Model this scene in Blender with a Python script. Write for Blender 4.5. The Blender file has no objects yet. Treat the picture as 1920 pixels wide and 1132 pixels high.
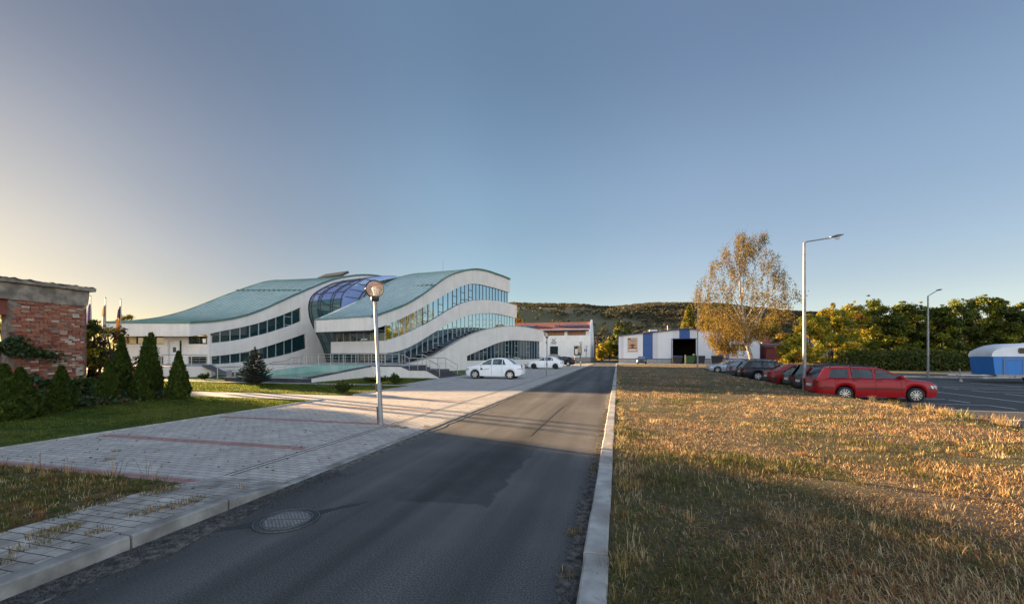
import bpy, bmesh, math, random
import numpy as np
from mathutils import Vector, Matrix, noise as mnoise
from mathutils.geometry import tessellate_polygon
random.seed(7); RNG = np.random.default_rng(11)
sc = bpy.context.scene
COL = sc.collection
R = math.radians
# ---------------------------------------------------------------- camera
YAW = math.atan(198/780.0)
cam = bpy.data.cameras.new("camera"); camo = bpy.data.objects.new("camera", cam); COL.objects.link(camo)
cam.sensor_fit = 'HORIZONTAL'; cam.sensor_width = 36.0; cam.lens = 36.0*780/1920
cam.shift_x = 0.0; cam.shift_y = 98/1920.0
cam.clip_start = 0.05; cam.clip_end = 6000
camo.location = (0, 0, 1.8); camo.rotation_euler = (R(90), 0, YAW)
sc.camera = camo
# ---------------------------------------------------------------- light
SUN_EL = 8.0; SUN_AZ = -71.5            # degrees, azimuth from +Y clockwise
w = bpy.data.worlds.new("World"); sc.world = w; w.use_nodes = True
nt = w.node_tree; bg = nt.nodes['Background']
sky = nt.nodes.new('ShaderNodeTexSky'); sky.sky_type = 'NISHITA'; sky.sun_disc = False
sky.sun_elevation = R(SUN_EL); sky.sun_rotation = R(SUN_AZ)
sky.altitude = 200; sky.air_density = 1.0; sky.dust_density = 0.6; sky.ozone_density = 2.0
# hazy evening air: soften the range of the clear-sky model, plus brightness added to the unseen sky behind the camera, to fill shaded faces
gm = nt.nodes.new('ShaderNodeGamma'); gm.inputs[1].default_value = 0.5; nt.links.new(sky.outputs[0], gm.inputs[0])
hs = nt.nodes.new('ShaderNodeHueSaturation'); hs.inputs['Saturation'].default_value = 1.38; hs.inputs['Hue'].default_value = 0.514; nt.links.new(gm.outputs[0], hs.inputs['Color'])
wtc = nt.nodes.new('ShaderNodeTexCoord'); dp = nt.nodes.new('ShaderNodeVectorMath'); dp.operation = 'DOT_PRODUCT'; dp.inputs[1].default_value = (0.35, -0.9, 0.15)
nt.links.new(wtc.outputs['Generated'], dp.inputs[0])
back_fill = nt.nodes.new('ShaderNodeValToRGB'); back_fill.color_ramp.interpolation = 'EASE'
back_fill.color_ramp.elements[0].position = 0.08; back_fill.color_ramp.elements[0].color = (1, 1, 1, 1)
back_fill.color_ramp.elements[1].position = 0.75; back_fill.color_ramp.elements[1].color = (4.6, 3.75, 3.1, 1)
nt.links.new(dp.outputs['Value'], back_fill.inputs[0])
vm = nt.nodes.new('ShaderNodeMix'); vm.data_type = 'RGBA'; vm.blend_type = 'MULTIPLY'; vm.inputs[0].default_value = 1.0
nt.links.new(hs.outputs[0], vm.inputs[6]); nt.links.new(back_fill.outputs[0], vm.inputs[7])
def ramp_by(vec, stops, src):      # brightness of the air by direction
    d = nt.nodes.new('ShaderNodeVectorMath'); d.operation = 'DOT_PRODUCT'; d.inputs[1].default_value = vec; nt.links.new(wtc.outputs['Generated'], d.inputs[0])
    r = nt.nodes.new('ShaderNodeValToRGB'); r.color_ramp.interpolation = 'EASE'; el = r.color_ramp.elements
    while len(el) < len(stops): el.new(0.5)
    for e, (p, c) in zip(el, stops): e.position = p; e.color = (*c, 1)
    m = nt.nodes.new('ShaderNodeMix'); m.data_type = 'RGBA'; m.blend_type = 'MULTIPLY'; m.inputs[0].default_value = 1.0
    nt.links.new(d.outputs['Value'], r.inputs[0]); nt.links.new(src, m.inputs[6]); nt.links.new(r.outputs[0], m.inputs[7]); return m.outputs[2]
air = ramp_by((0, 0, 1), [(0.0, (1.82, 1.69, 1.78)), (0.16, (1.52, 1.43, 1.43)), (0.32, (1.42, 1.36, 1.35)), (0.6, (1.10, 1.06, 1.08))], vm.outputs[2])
air = ramp_by((-0.94, 0.31, 0.14), [(0.15, (1, 1, 1)), (0.6, (0.74, 0.835, 0.83)), (0.95, (0.50, 0.515, 0.535))], air)
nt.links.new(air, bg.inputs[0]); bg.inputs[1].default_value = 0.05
sl = bpy.data.lights.new("sun", 'SUN'); sl.energy = 5.0; sl.angle = R(0.55); sl.color = (1.0, 0.67, 0.35)
slo = bpy.data.objects.new("sun", sl); COL.objects.link(slo)
sd = Vector((math.sin(R(SUN_AZ))*math.cos(R(SUN_EL)), math.cos(R(SUN_AZ))*math.cos(R(SUN_EL)), math.sin(R(SUN_EL))))
slo.rotation_euler = sd.to_track_quat('Z', 'Y').to_euler(); slo.location = (-40, 10, 30)
sc.view_settings.view_transform = 'Standard'; sc.view_settings.look = 'None'
sc.view_settings.exposure = 2.56; sc.view_settings.gamma = 1.0
sc.cycles.max_bounces = 8; sc.cycles.transparent_max_bounces = 24
# ---------------------------------------------------------------- materials
M = {}
def mat(name, c1, c2=None, scale=4.0, rough=0.8, metal=0.0, bump=0.0, bscale=None, stretch=(1, 1, 1), spec=0.5, detail=6.0,
        lo=0.35, hi=0.65, c3=None, s3=0.4, coat=0.0, ior=None, transl=0.0):
    m = bpy.data.materials.new(name); m.use_nodes = True; M[name] = m
    t = m.node_tree; N = t.nodes; L = t.links; b = N['Principled BSDF']
    b.inputs['Roughness'].default_value = rough; b.inputs['Metallic'].default_value = metal
    b.inputs['Specular IOR Level'].default_value = spec
    if ior: b.inputs['IOR'].default_value = ior
    if coat: b.inputs['Coat Weight'].default_value = coat; b.inputs['Coat Roughness'].default_value = 0.03
    c2 = c2 or tuple(x*0.86 for x in c1)
    tc = N.new('ShaderNodeTexCoord'); mp = N.new('ShaderNodeMapping'); mp.inputs['Scale'].default_value = stretch
    L.new(tc.outputs['Object'], mp.inputs[0])
    n = N.new('ShaderNodeTexNoise'); n.inputs['Scale'].default_value = scale; n.inputs['Detail'].default_value = detail
    L.new(mp.outputs[0], n.inputs['Vector'])
    cr = N.new('ShaderNodeValToRGB'); cr.color_ramp.elements[0].position = lo; cr.color_ramp.elements[1].position = hi
    cr.color_ramp.elements[0].color = (*c2, 1); cr.color_ramp.elements[1].color = (*c1, 1)
    L.new(n.outputs[0], cr.inputs[0]); out = cr.outputs[0]
    if c3:
        n2 = N.new('ShaderNodeTexNoise'); n2.inputs['Scale'].default_value = s3; n2.inputs['Detail'].default_value = 5
        L.new(tc.outputs['Object'], n2.inputs['Vector'])
        r2 = N.new('ShaderNodeValToRGB'); r2.color_ramp.elements[0].position = 0.45; r2.color_ramp.elements[1].position = 0.68
        L.new(n2.outputs[0], r2.inputs[0])
        mx = N.new('ShaderNodeMix'); mx.data_type = 'RGBA'; L.new(r2.outputs[0], mx.inputs[0])
        L.new(out, mx.inputs[6]); mx.inputs[7].default_value = (*c3, 1); out = mx.outputs[2]
    L.new(out, b.inputs['Base Color'])
    if bump:
        nb = N.new('ShaderNodeTexNoise'); nb.inputs['Scale'].default_value = bscale or scale*4; nb.inputs['Detail'].default_value = 5
        L.new(mp.outputs[0], nb.inputs['Vector'])
        bp = N.new('ShaderNodeBump'); bp.inputs['Strength'].default_value = bump; bp.inputs['Distance'].default_value = 0.02
        L.new(nb.outputs[0], bp.inputs['Height']); L.new(bp.outputs[0], b.inputs['Normal'])
    if transl:
        tr = N.new('ShaderNodeBsdfTranslucent'); ms = N.new('ShaderNodeMixShader'); ms.inputs[0].default_value = transl
        L.new(out, tr.inputs[0]); L.new(b.outputs[0], ms.inputs[1]); L.new(tr.outputs[0], ms.inputs[2])
        L.new(ms.outputs[0], N['Material Output'].inputs[0])
    return m
def node(m, typ, **kw):
    n = m.node_tree.nodes.new(typ)
    for k, v in kw.items(): setattr(n, k, v)
    return n
# ---------------------------------------------------------------- mesh helpers
class MB:
    def __init__(s): s.v = []; s.f = []; s.m = []
    def add(s, vs, fs, mi=0):
        o = len(s.v); s.v += [tuple(p) for p in vs]; s.f += [tuple(i+o for i in f) for f in fs]; s.m += [mi]*len(fs); return s
    def box(s, c, d, rz=0, mi=0, rx=0, ry=0):
        hx, hy, hz = d[0]/2, d[1]/2, d[2]/2
        vs = [Vector((x*hx, y*hy, z*hz)) for x in (-1, 1) for y in (-1, 1) for z in (-1, 1)]
        if rx or ry or rz:
            mt = Matrix.Rotation(rz, 3, 'Z') @ Matrix.Rotation(ry, 3, 'Y') @ Matrix.Rotation(rx, 3, 'X'); vs = [mt @ p for p in vs]
        c = Vector(c); vs = [p+c for p in vs]
        return s.add(vs, [(0, 1, 3, 2), (4, 6, 7, 5), (0, 4, 5, 1), (2, 3, 7, 6), (0, 2, 6, 4), (1, 5, 7, 3)], mi)
    def bx(s, x0, x1, y0, y1, z0, z1, mi=0): return s.box(((x0+x1)/2, (y0+y1)/2, (z0+z1)/2), (x1-x0, y1-y0, z1-z0), mi=mi)
    def tube(s, pts, r, n=8, mi=0, caps=True):
        pts = [Vector(p) for p in pts]; rs = r if isinstance(r, (list, tuple)) else [r]*len(pts)
        o = len(s.v); up = Vector((0, 0, 1)); a = None
        for i, p in enumerate(pts):
            d = (pts[min(i+1, len(pts)-1)]-pts[max(i-1, 0)])
            d = d.normalized() if d.length > 1e-9 else up
            if a is None or abs(a.dot(d)) > 0.99: a = Vector((1, 0, 0)) if abs(d.x) < 0.9 else Vector((0, 1, 0))
            a = (a-d*a.dot(d)).normalized(); b = d.cross(a)
            for k in range(n):
                t = 2*math.pi*k/n; s.v.append(tuple(p+(a*math.cos(t)+b*math.sin(t))*rs[i]))
        for i in range(len(pts)-1):
            for k in range(n):
                k2 = (k+1) % n; s.f.append((o+i*n+k, o+i*n+k2, o+(i+1)*n+k2, o+(i+1)*n+k)); s.m.append(mi)
        if caps:
            s.f.append(tuple(o+k for k in range(n))[::-1]); s.f.append(tuple(o+(len(pts)-1)*n+k for k in range(n))); s.m += [mi, mi]
        return s
    def lathe(s, prof, c=(0, 0, 0), n=24, axis='Z', mi=0):
        o = len(s.v); c = Vector(c)
        for (r, z) in prof:
            for k in range(n):
                t = 2*math.pi*k/n; x, y = r*math.cos(t), r*math.sin(t)
                p = Vector((x, y, z)) if axis == 'Z' else (Vector((x, z, y)) if axis == 'Y' else Vector((z, x, y)))
                s.v.append(tuple(c+p))
        for i in range(len(prof)-1):
            for k in range(n):
                k2 = (k+1) % n; s.f.append((o+i*n+k, o+i*n+k2, o+(i+1)*n+k2, o+(i+1)*n+k)); s.m.append(mi)
        return s
    def plate(s, loops, fr, th, mi=0):
        """polygon with holes (2-D loops) laid in frame fr(u, v, d) with thickness th along d"""
        L3 = [[Vector((p[0], p[1], 0)) for p in lp] for lp in loops]; flat = [p for lp in L3 for p in lp]
        tris = tessellate_polygon(L3); o = len(s.v); n = len(flat)
        for d in (0, th): s.v += [tuple(fr(p.x, p.y, d)) for p in flat]
        for t in tris: s.f.append((o+t[0], o+t[1], o+t[2])); s.f.append((o+n+t[2], o+n+t[1], o+n+t[0])); s.m += [mi, mi]
        k = 0
        for lp in loops:
            c = len(lp)
            for i in range(c):
                j = (i+1) % c; s.f.append((o+k+i, o+k+j, o+n+k+j, o+n+k+i)); s.m.append(mi)
            k += c
        return s
    def slab(s, poly, z0, z1, mi=0): return s.plate([poly], lambda u, v, d: (u, v, z0+d), z1-z0, mi)
    def strip(s, A, B, mi=0):
        o = len(s.v); n = len(A); s.v += [tuple(p) for p in A]+[tuple(p) for p in B]
        for i in range(n-1): s.f.append((o+i, o+i+1, o+n+i+1, o+n+i)); s.m.append(mi)
        return s
    def build(s, name, mats, parent=None, smooth=0, fix=True, loc=None, rz=0):
        me = bpy.data.meshes.new(name); me.from_pydata(s.v, [], s.f)
        for m in (mats if isinstance(mats, (list, tuple)) else [mats]): me.materials.append(m)
        me.polygons.foreach_set('material_index', s.m)
        if fix:
            bm = bmesh.new(); bm.from_mesh(me); bmesh.ops.remove_doubles(bm, verts=bm.verts, dist=1e-5)
            bmesh.ops.recalc_face_normals(bm, faces=bm.faces); bm.to_mesh(me); bm.free()
        if smooth:
            me.polygons.foreach_set('use_smooth', [True]*len(me.polygons)); me.set_sharp_from_angle(angle=R(smooth))
        o = bpy.data.objects.new(name, me); COL.objects.link(o)
        if parent: o.parent = parent
        if loc: o.location = loc
        if rz: o.rotation_euler.z = rz
        return o
def tag(o, label=None, cat=None, group=None, kind=None):
    if label: o['label'] = label
    if cat: o['category'] = cat
    if group: o['group'] = group
    if kind: o['kind'] = kind
    return o
def thing(name, label, cat, loc=(0, 0, 0), rz=0, group=None):
    o = bpy.data.objects.new(name, None); COL.objects.link(o); o.location = loc; o.rotation_euler = (0, 0, rz); o.empty_display_size = 0.3
    return tag(o, label, cat, group)
def dup(root, loc, rz=None, label=None, scale=None):
    r = root.copy(); COL.objects.link(r); r.location = loc
    if rz is not None: r.rotation_euler.z = rz
    if scale: r.scale = (scale,)*3 if not isinstance(scale, tuple) else scale
    if label: r['label'] = label
    for ch in list(root.children):
        c = ch.copy(); COL.objects.link(c); c.parent = r
        for g in list(ch.children):
            d = g.copy(); COL.objects.link(d); d.parent = c
    return r
def np_obj(name, V, Q, mi, mats, parent=None, loc=None, smooth=False):
    """fast mesh: V (n,3), Q (m,k) all faces the same size, mi (m,)"""
    me = bpy.data.meshes.new(name); V = np.asarray(V, np.float32); Q = np.asarray(Q, np.int32); m, k = Q.shape
    me.vertices.add(len(V)); me.vertices.foreach_set('co', V.ravel())
    me.loops.add(m*k); me.loops.foreach_set('vertex_index', Q.ravel())
    me.polygons.add(m); me.polygons.foreach_set('loop_start', np.arange(0, m*k, k, dtype=np.int32))
    for x in mats: me.materials.append(x)
    me.polygons.foreach_set('material_index', np.asarray(mi, np.int32))
    if smooth: me.polygons.foreach_set('use_smooth', np.ones(m, bool))
    me.update(calc_edges=True)
    o = bpy.data.objects.new(name, me); COL.objects.link(o)
    if parent: o.parent = parent
    if loc: o.location = loc
    return o
def leaf_quads(P, size, flat=0.0, aspect=1.6, droop=0.0, rng=RNG, nrm=None, loose=0.5):
    """random leaf quads (diamonds) at points P; size array or scalar"""
    n = len(P); a = rng.normal(size=(n, 3)); a[:, 2] = a[:, 2]*(1-flat)-droop
    if nrm is not None:      # leaves turned outwards from their clump
        q = nrm+rng.normal(0, loose, (n, 3)); q /= np.linalg.norm(q, axis=1)[:, None]; a -= q*np.sum(a*q, 1)[:, None]
    a /= np.linalg.norm(a, axis=1)[:, None]; b = rng.normal(size=(n, 3)) if nrm is None else np.cross(q, a); b -= a*np.sum(a*b, 1)[:, None]; b /= np.linalg.norm(b, axis=1)[:, None]
    s = (np.ones(n)*size*rng.uniform(0.6, 1.3, n))[:, None]
    A = a*s*aspect*0.5; B = b*s*0.5
    V = np.stack([P-A, P-A*0.1+B, P+A, P-A*0.1-B], 1).reshape(-1, 3)
    return V, np.arange(4*n).reshape(n, 4)
def fbm(p, sc_=1.0, o=3):
    return mnoise.fractal(Vector(p)*sc_, 1.0, 2.0, o)
def interp(x, xs, ys): return float(np.interp(x, xs, ys))
# ================================================================ material library
mat('asphalt', (0.10, 0.098, 0.096), (0.032, 0.032, 0.033), scale=75, rough=0.85, bump=0.7, bscale=110, lo=.40, hi=.64, c3=(0.085, 0.084, 0.083), s3=0.5, detail=3)
mat('asphalt_patch', (0.036, 0.036, 0.037), (0.024, 0.024, 0.025), scale=70, rough=0.8, bump=0.5, bscale=260)
mat('asphalt_lot', (0.055, 0.055, 0.057), (0.030, 0.030, 0.032), scale=45, rough=0.85, bump=0.3, bscale=200, c3=(0.056, 0.055, 0.054), s3=0.25)
mat('gutter_dust', (0.19, 0.17, 0.15), (0.04, 0.037, 0.034), scale=12, rough=0.95, bump=0.9, bscale=90, detail=10)
mat('kerb_stone', (0.48, 0.455, 0.42), (0.33, 0.315, 0.295), scale=6, rough=0.9, bump=0.25, bscale=90, c3=(0.24, 0.22, 0.2), s3=1.4)
mat('kerb_old', (0.36, 0.345, 0.32), (0.20, 0.19, 0.175), scale=5, rough=0.92, bump=0.35, bscale=70, c3=(0.13, 0.12, 0.105), s3=1.8, detail=9)
mat('concrete', (0.42, 0.41, 0.39), (0.3, 0.295, 0.28), scale=3, rough=0.9, bump=0.15, bscale=50)
mat('line_paint', (0.62, 0.62, 0.6), (0.2, 0.2, 0.2), scale=22, rough=0.8, lo=0.36, hi=0.5, detail=10)
mat('soil', (0.07, 0.052, 0.036), (0.035, 0.026, 0.019), scale=7, rough=1, bump=0.8, bscale=40)
mat('ground_dry', (0.15, 0.10, 0.048), (0.045, 0.032, 0.018), scale=14, rough=1, bump=1.0, bscale=45, c3=(0.06, 0.06, 0.02), s3=0.6, detail=9)
mat('ground_far', (0.16, 0.13, 0.06), (0.07, 0.075, 0.03), scale=0.2, rough=1, bump=0.5, bscale=8)
mat('lawn_base', (0.075, 0.115, 0.02), (0.04, 0.07, 0.014), scale=2.5, rough=1, bump=0.9, bscale=70, c3=(0.11, 0.115, 0.03), s3=0.5, detail=9)
mat('hill_grass', (0.12, 0.105, 0.045), (0.075, 0.078, 0.035), scale=0.012, rough=1, c3=(0.15, 0.12, 0.06), s3=0.008)
mat('iron', (0.20, 0.20, 0.205), (0.11, 0.11, 0.115), scale=30, rough=0.5, metal=0.7, bump=0.2)
mat('galvanised', (0.27, 0.275, 0.285), (0.19, 0.195, 0.2), scale=8, rough=0.5, metal=0.4)
mat('steel', (0.5, 0.48, 0.46), (0.42, 0.4, 0.38), scale=10, rough=0.35, metal=0.6)
mat('black_plastic', (0.02, 0.02, 0.021), (0.014, 0.014, 0.015), scale=20, rough=0.5)
mat('white_paint', (0.8, 0.8, 0.78), (0.74, 0.74, 0.72), scale=3, rough=0.6)
def paver_mat(name, c1, c2, mort, bw=0.30, rh=0.15, c3=None):
    m = bpy.data.materials.new(name); m.use_nodes = True; M[name] = m; L = m.node_tree.links; b = m.node_tree.nodes['Principled BSDF']
    tc = node(m, 'ShaderNodeTexCoord'); br = node(m, 'ShaderNodeTexBrick')
    br.inputs['Scale'].default_value = 1.0; br.inputs['Brick Width'].default_value = bw; br.inputs['Row Height'].default_value = rh
    br.inputs['Mortar Size'].default_value = 0.006; br.inputs['Mortar Smooth'].default_value = 0.3; br.inputs['Bias'].default_value = -0.1
    br.inputs['Color1'].default_value = (*c1, 1); br.inputs['Color2'].default_value = (*c2, 1); br.inputs['Mortar'].default_value = (*mort, 1)
    L.new(tc.outputs['Object'], br.inputs['Vector'])
    n = node(m, 'ShaderNodeTexNoise'); n.inputs['Scale'].default_value = 0.9; n.inputs['Detail'].default_value = 9; n.inputs['Roughness'].default_value = 0.7
    L.new(tc.outputs['Object'], n.inputs['Vector'])
    cr = node(m, 'ShaderNodeValToRGB'); cr.color_ramp.elements[0].position = 0.33; cr.color_ramp.elements[1].position = 0.7
    cr.color_ramp.elements[0].color = (0.74, 0.73, 0.72, 1); cr.color_ramp.elements[1].color = (1.05, 1.04, 1.02, 1); L.new(n.outputs[0], cr.inputs[0])
    mx = node(m, 'ShaderNodeMix', data_type='RGBA', blend_type='MULTIPLY'); mx.inputs[0].default_value = 1.0
    L.new(br.outputs['Color'], mx.inputs[6]); L.new(cr.outputs[0], mx.inputs[7]); L.new(mx.outputs[2], b.inputs['Base Color'])
    bp = node(m, 'ShaderNodeBump'); bp.inputs['Strength'].default_value = 0.7; bp.inputs['Distance'].default_value = 0.012; bp.invert = True
    L.new(br.outputs['Fac'], bp.inputs['Height']); L.new(bp.outputs[0], b.inputs['Normal']); b.inputs['Roughness'].default_value = 0.88
    return m
paver_mat('pavers', (0.56, 0.515, 0.47), (0.43, 0.395, 0.36), (0.085, 0.08, 0.072), 0.24, 0.12)
paver_mat('pavers_red', (0.45, 0.25, 0.22), (0.37, 0.205, 0.18), (0.10, 0.08, 0.07), 0.24, 0.12)
po = paver_mat('pavers_old', (0.50, 0.46, 0.42), (0.37, 0.345, 0.315), (0.07, 0.065, 0.056), 0.24, 0.12)
for n_ in po.node_tree.nodes:
    if n_.type == 'TEX_NOISE': n_.inputs['Scale'].default_value = 2.4
    if n_.type == 'VALTORGB': n_.color_ramp.elements[0].color = (0.55, 0.53, 0.5, 1); n_.color_ramp.elements[0].position = 0.4; n_.color_ramp.elements[1].position = 0.62
paver_mat('path_slabs', (0.54, 0.49, 0.45), (0.46, 0.425, 0.395), (0.16, 0.15, 0.14), 0.5, 0.5)
# road: worn bands along the wheel tracks
def road_tracks(m):
    t = m.node_tree; L = t.links; b = t.nodes['Principled BSDF']; src = b.inputs['Base Color'].links[0].from_socket
    tc = node(m, 'ShaderNodeTexCoord'); mp = node(m, 'ShaderNodeMapping'); mp.inputs['Scale'].default_value = (1.1, 0.055, 1); L.new(tc.outputs['Object'], mp.inputs[0])
    n = node(m, 'ShaderNodeTexNoise'); n.inputs['Scale'].default_value = 1.3; n.inputs['Detail'].default_value = 7; L.new(mp.outputs[0], n.inputs['Vector'])
    cr = node(m, 'ShaderNodeValToRGB'); cr.color_ramp.elements[0].position = 0.35; cr.color_ramp.elements[1].position = 0.68
    cr.color_ramp.elements[0].color = (0.55, 0.55, 0.56, 1); cr.color_ramp.elements[1].color = (1.75, 1.7, 1.68, 1); L.new(n.outputs[0], cr.inputs[0])
    mx = node(m, 'ShaderNodeMix', data_type='RGBA', blend_type='MULTIPLY'); mx.inputs[0].default_value = 1.0
    L.new(src, mx.inputs[6]); L.new(cr.outputs[0], mx.inputs[7]); L.new(mx.outputs[2], b.inputs['Base Color'])
road_tracks(M['asphalt'])
def road_patch(m):      # resurfaced area: crisp near and right edges, fading out to the left and far ends
    t = m.node_tree; L = t.links; b = t.nodes['Principled BSDF']; src = b.inputs['Base Color'].links[0].from_socket
    tc = node(m, 'ShaderNodeTexCoord'); n = node(m, 'ShaderNodeTexNoise'); n.inputs['Scale'].default_value = 2.2; n.inputs['Detail'].default_value = 8; L.new(tc.outputs['Object'], n.inputs['Vector'])
    vs = node(m, 'ShaderNodeVectorMath', operation='SCALE'); vs.inputs['Scale'].default_value = 0.45; L.new(n.outputs['Color'], vs.inputs[0]); va = node(m, 'ShaderNodeVectorMath', operation='ADD'); L.new(tc.outputs['Object'], va.inputs[0]); L.new(vs.outputs[0], va.inputs[1])
    sp = node(m, 'ShaderNodeSeparateXYZ'); L.new(va.outputs[0], sp.inputs[0])
    def mr(sock, a, c, o0, o1):
        q = node(m, 'ShaderNodeMapRange', interpolation_type='SMOOTHSTEP'); L.new(sock, q.inputs[0])
        for i, v in enumerate((a, c, o0, o1)): q.inputs[i+1].default_value = v
        return q.outputs[0]
    def mul(p, q): k = node(m, 'ShaderNodeMath', operation='MULTIPLY'); L.new(p, k.inputs[0]); L.new(q, k.inputs[1]); return k.outputs[0]
    k = mul(mul(mr(sp.outputs[0], -2.9, -1.9, 0, 1), mr(sp.outputs[0], -1.30, -1.24, 1, 0)), mul(mr(sp.outputs[1], 4.88, 4.95, 0, 1), mr(sp.outputs[1], 7.0, 10.5, 1, 0)))
    k = mul(k, mr(n.outputs[0], 0.2, 0.6, 0.65, 1.0))
    mx = node(m, 'ShaderNodeMix', data_type='RGBA', blend_type='MULTIPLY'); L.new(k, mx.inputs[0]); L.new(src, mx.inputs[6]); mx.inputs[7].default_value = (0.48, 0.48, 0.5, 1); L.new(mx.outputs[2], b.inputs['Base Color'])
road_patch(M['asphalt'])
# ================================================================ the ground and its sheets
def struct(o): o['kind'] = 'structure'; return o
def gbase(x, y):
    h = -0.06
    k = min(1, max(0, (x-6)/4.6))*min(1, max(0, (64-y)/8))
    return h-0.2*k
def build_ground():
    xs = [-1500, -700, -300, -120, -60, -30, -12, -5, 0, 3, 6, 8, 10.6, 14, 20, 30, 45, 60, 90, 150, 300, 700, 1500]
    ys = [-1500, -600, -200, -60, -15, 0, 8, 15, 25, 35, 45, 52, 56, 60, 64, 70, 80, 95, 120, 160, 300, 600, 1500]
    V = [(x, y, gbase(x, y)) for y in ys for x in xs]; n = len(xs)
    F = [(j*n+i, j*n+i+1, (j+1)*n+i+1, (j+1)*n+i) for j in range(len(ys)-1) for i in range(n-1)]
    mb = MB(); mb.add(V, F); struct(mb.build('ground', M['ground_far']))
build_ground()
def sheet(name, poly, z, m, th=0.1):
    mb = MB(); mb.slab(poly, z-th, z); return struct(mb.build(name, M[m]))
sheet('road', [(-4.35, -14), (-0.28, -14), (-0.28, 84), (-0.4, 100), (-1.2, 118), (-6, 135), (-9, 132), (-5.2, 116), (-4.6, 98), (-4.35, 84)], 0.0, 'asphalt')
def wobble(pts, amp, sub=6, seed=1):
    rr = random.Random(seed); out = []
    for i, p in enumerate(pts):
        q = pts[(i+1) % len(pts)]
        for k in range(sub):
            t = k/sub; out.append((p[0]+(q[0]-p[0])*t+rr.uniform(-amp, amp), p[1]+(q[1]-p[1])*t+rr.uniform(-amp, amp)))
    return out
if 0: sheet('road_patch', wobble([(-2.95, 4.5), (-2.55, 4.62), (-2.2, 4.66), (-1.75, 4.78), (-1.55, 5.3), (-1.4, 7.2), (-1.55, 8.6), (-2.1, 9.3), (-2.75, 8.2), (-2.6, 6.6), (-2.75, 5.3), (-3.1, 4.9)], 0.035, 7, 3), 0.004, 'asphalt_patch', 0.05)
sheet('road_seam', wobble([(-1.92, 9.0), (-1.86, 9.0), (-1.80, 14.5), (-1.87, 14.5)], 0.01, 5, 5), 0.004, 'asphalt_patch', 0.05)
sheet('road_seam', wobble([(-3.0, 4.35), (-2.95, 4.5), (-3.3, 4.15), (-3.9, 3.55), (-4.0, 3.3), (-3.6, 3.6)], 0.03, 5, 6), 0.004, 'asphalt_patch', 0.05)
# dust and grit swept against the kerbs
def ribbon(x0, wf, ya, yb, n, seed, side=1):
    rr = random.Random(seed); A = []; B = []
    for i in range(n+1):
        y = ya+(yb-ya)*i/n; A.append((x0, y)); B.append((x0+side*wf(y)*rr.uniform(0.6, 1.3), y))
    return A+B[::-1]
sheet('road_grit', ribbon(-4.35, lambda y: 0.38 if y < 4.2 else 0.16, -6, 26, 90, 2), 0.008, 'gutter_dust', 0.05)
sheet('road_grit', ribbon(-0.28, lambda y: 0.15, -6, 40, 160, 4, -1), 0.008, 'gutter_dust', 0.05)
def build_grit():
    n = 8200; V = []; F = []
    rr = np.random.default_rng(5); P = np.zeros((n, 3))
    k = n*2//3
    P[:k, 0] = -4.33+np.abs(rr.normal(0, 0.22, k)); P[:k, 1] = rr.uniform(1.2, 5.5, k)
    P[k:, 0] = -0.30-np.abs(rr.normal(0, 0.09, n-k)); P[k:, 1] = rr.uniform(1.5, 14, n-k)
    s = rr.uniform(0.004, 0.011, n); P[:, 2] = 0.008+s*0.3
    T = np.array([(1, 0, 0), (-0.5, 0.9, 0), (-0.6, -0.8, 0), (0.1, 0.1, 0.9)])
    a = rr.uniform(0, 6.28, n); c, sn = np.cos(a), np.sin(a)
    Vx = T[None, :, 0]*c[:, None]-T[None, :, 1]*sn[:, None]; Vy = T[None, :, 0]*sn[:, None]+T[None, :, 1]*c[:, None]
    V = np.stack([Vx, Vy, np.repeat(T[None, :, 2], n, 0)], 2)*s[:, None, None]+P[:, None, :]
    Q = (np.arange(n)[:, None]*4+np.array([[0, 1, 3], [1, 2, 3], [2, 0, 3]]).ravel()[None, :]).reshape(-1, 3)
    o = np_obj('road_gravel', V.reshape(-1, 3), Q, np.repeat(rr.integers(0, 3, n), 3), [M['asphalt_patch'], M['asphalt'], M['gutter_dust']]); o['kind'] = 'stuff'
    tag(o, 'dark loose grit lying in the road gutter', 'gravel')
build_grit()
def ks(y):   # height of the left kerb: raised by the camera, dropped for the parking bays
    return interp(y, [3.856, 4.848], [0.13, 0.022])
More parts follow.
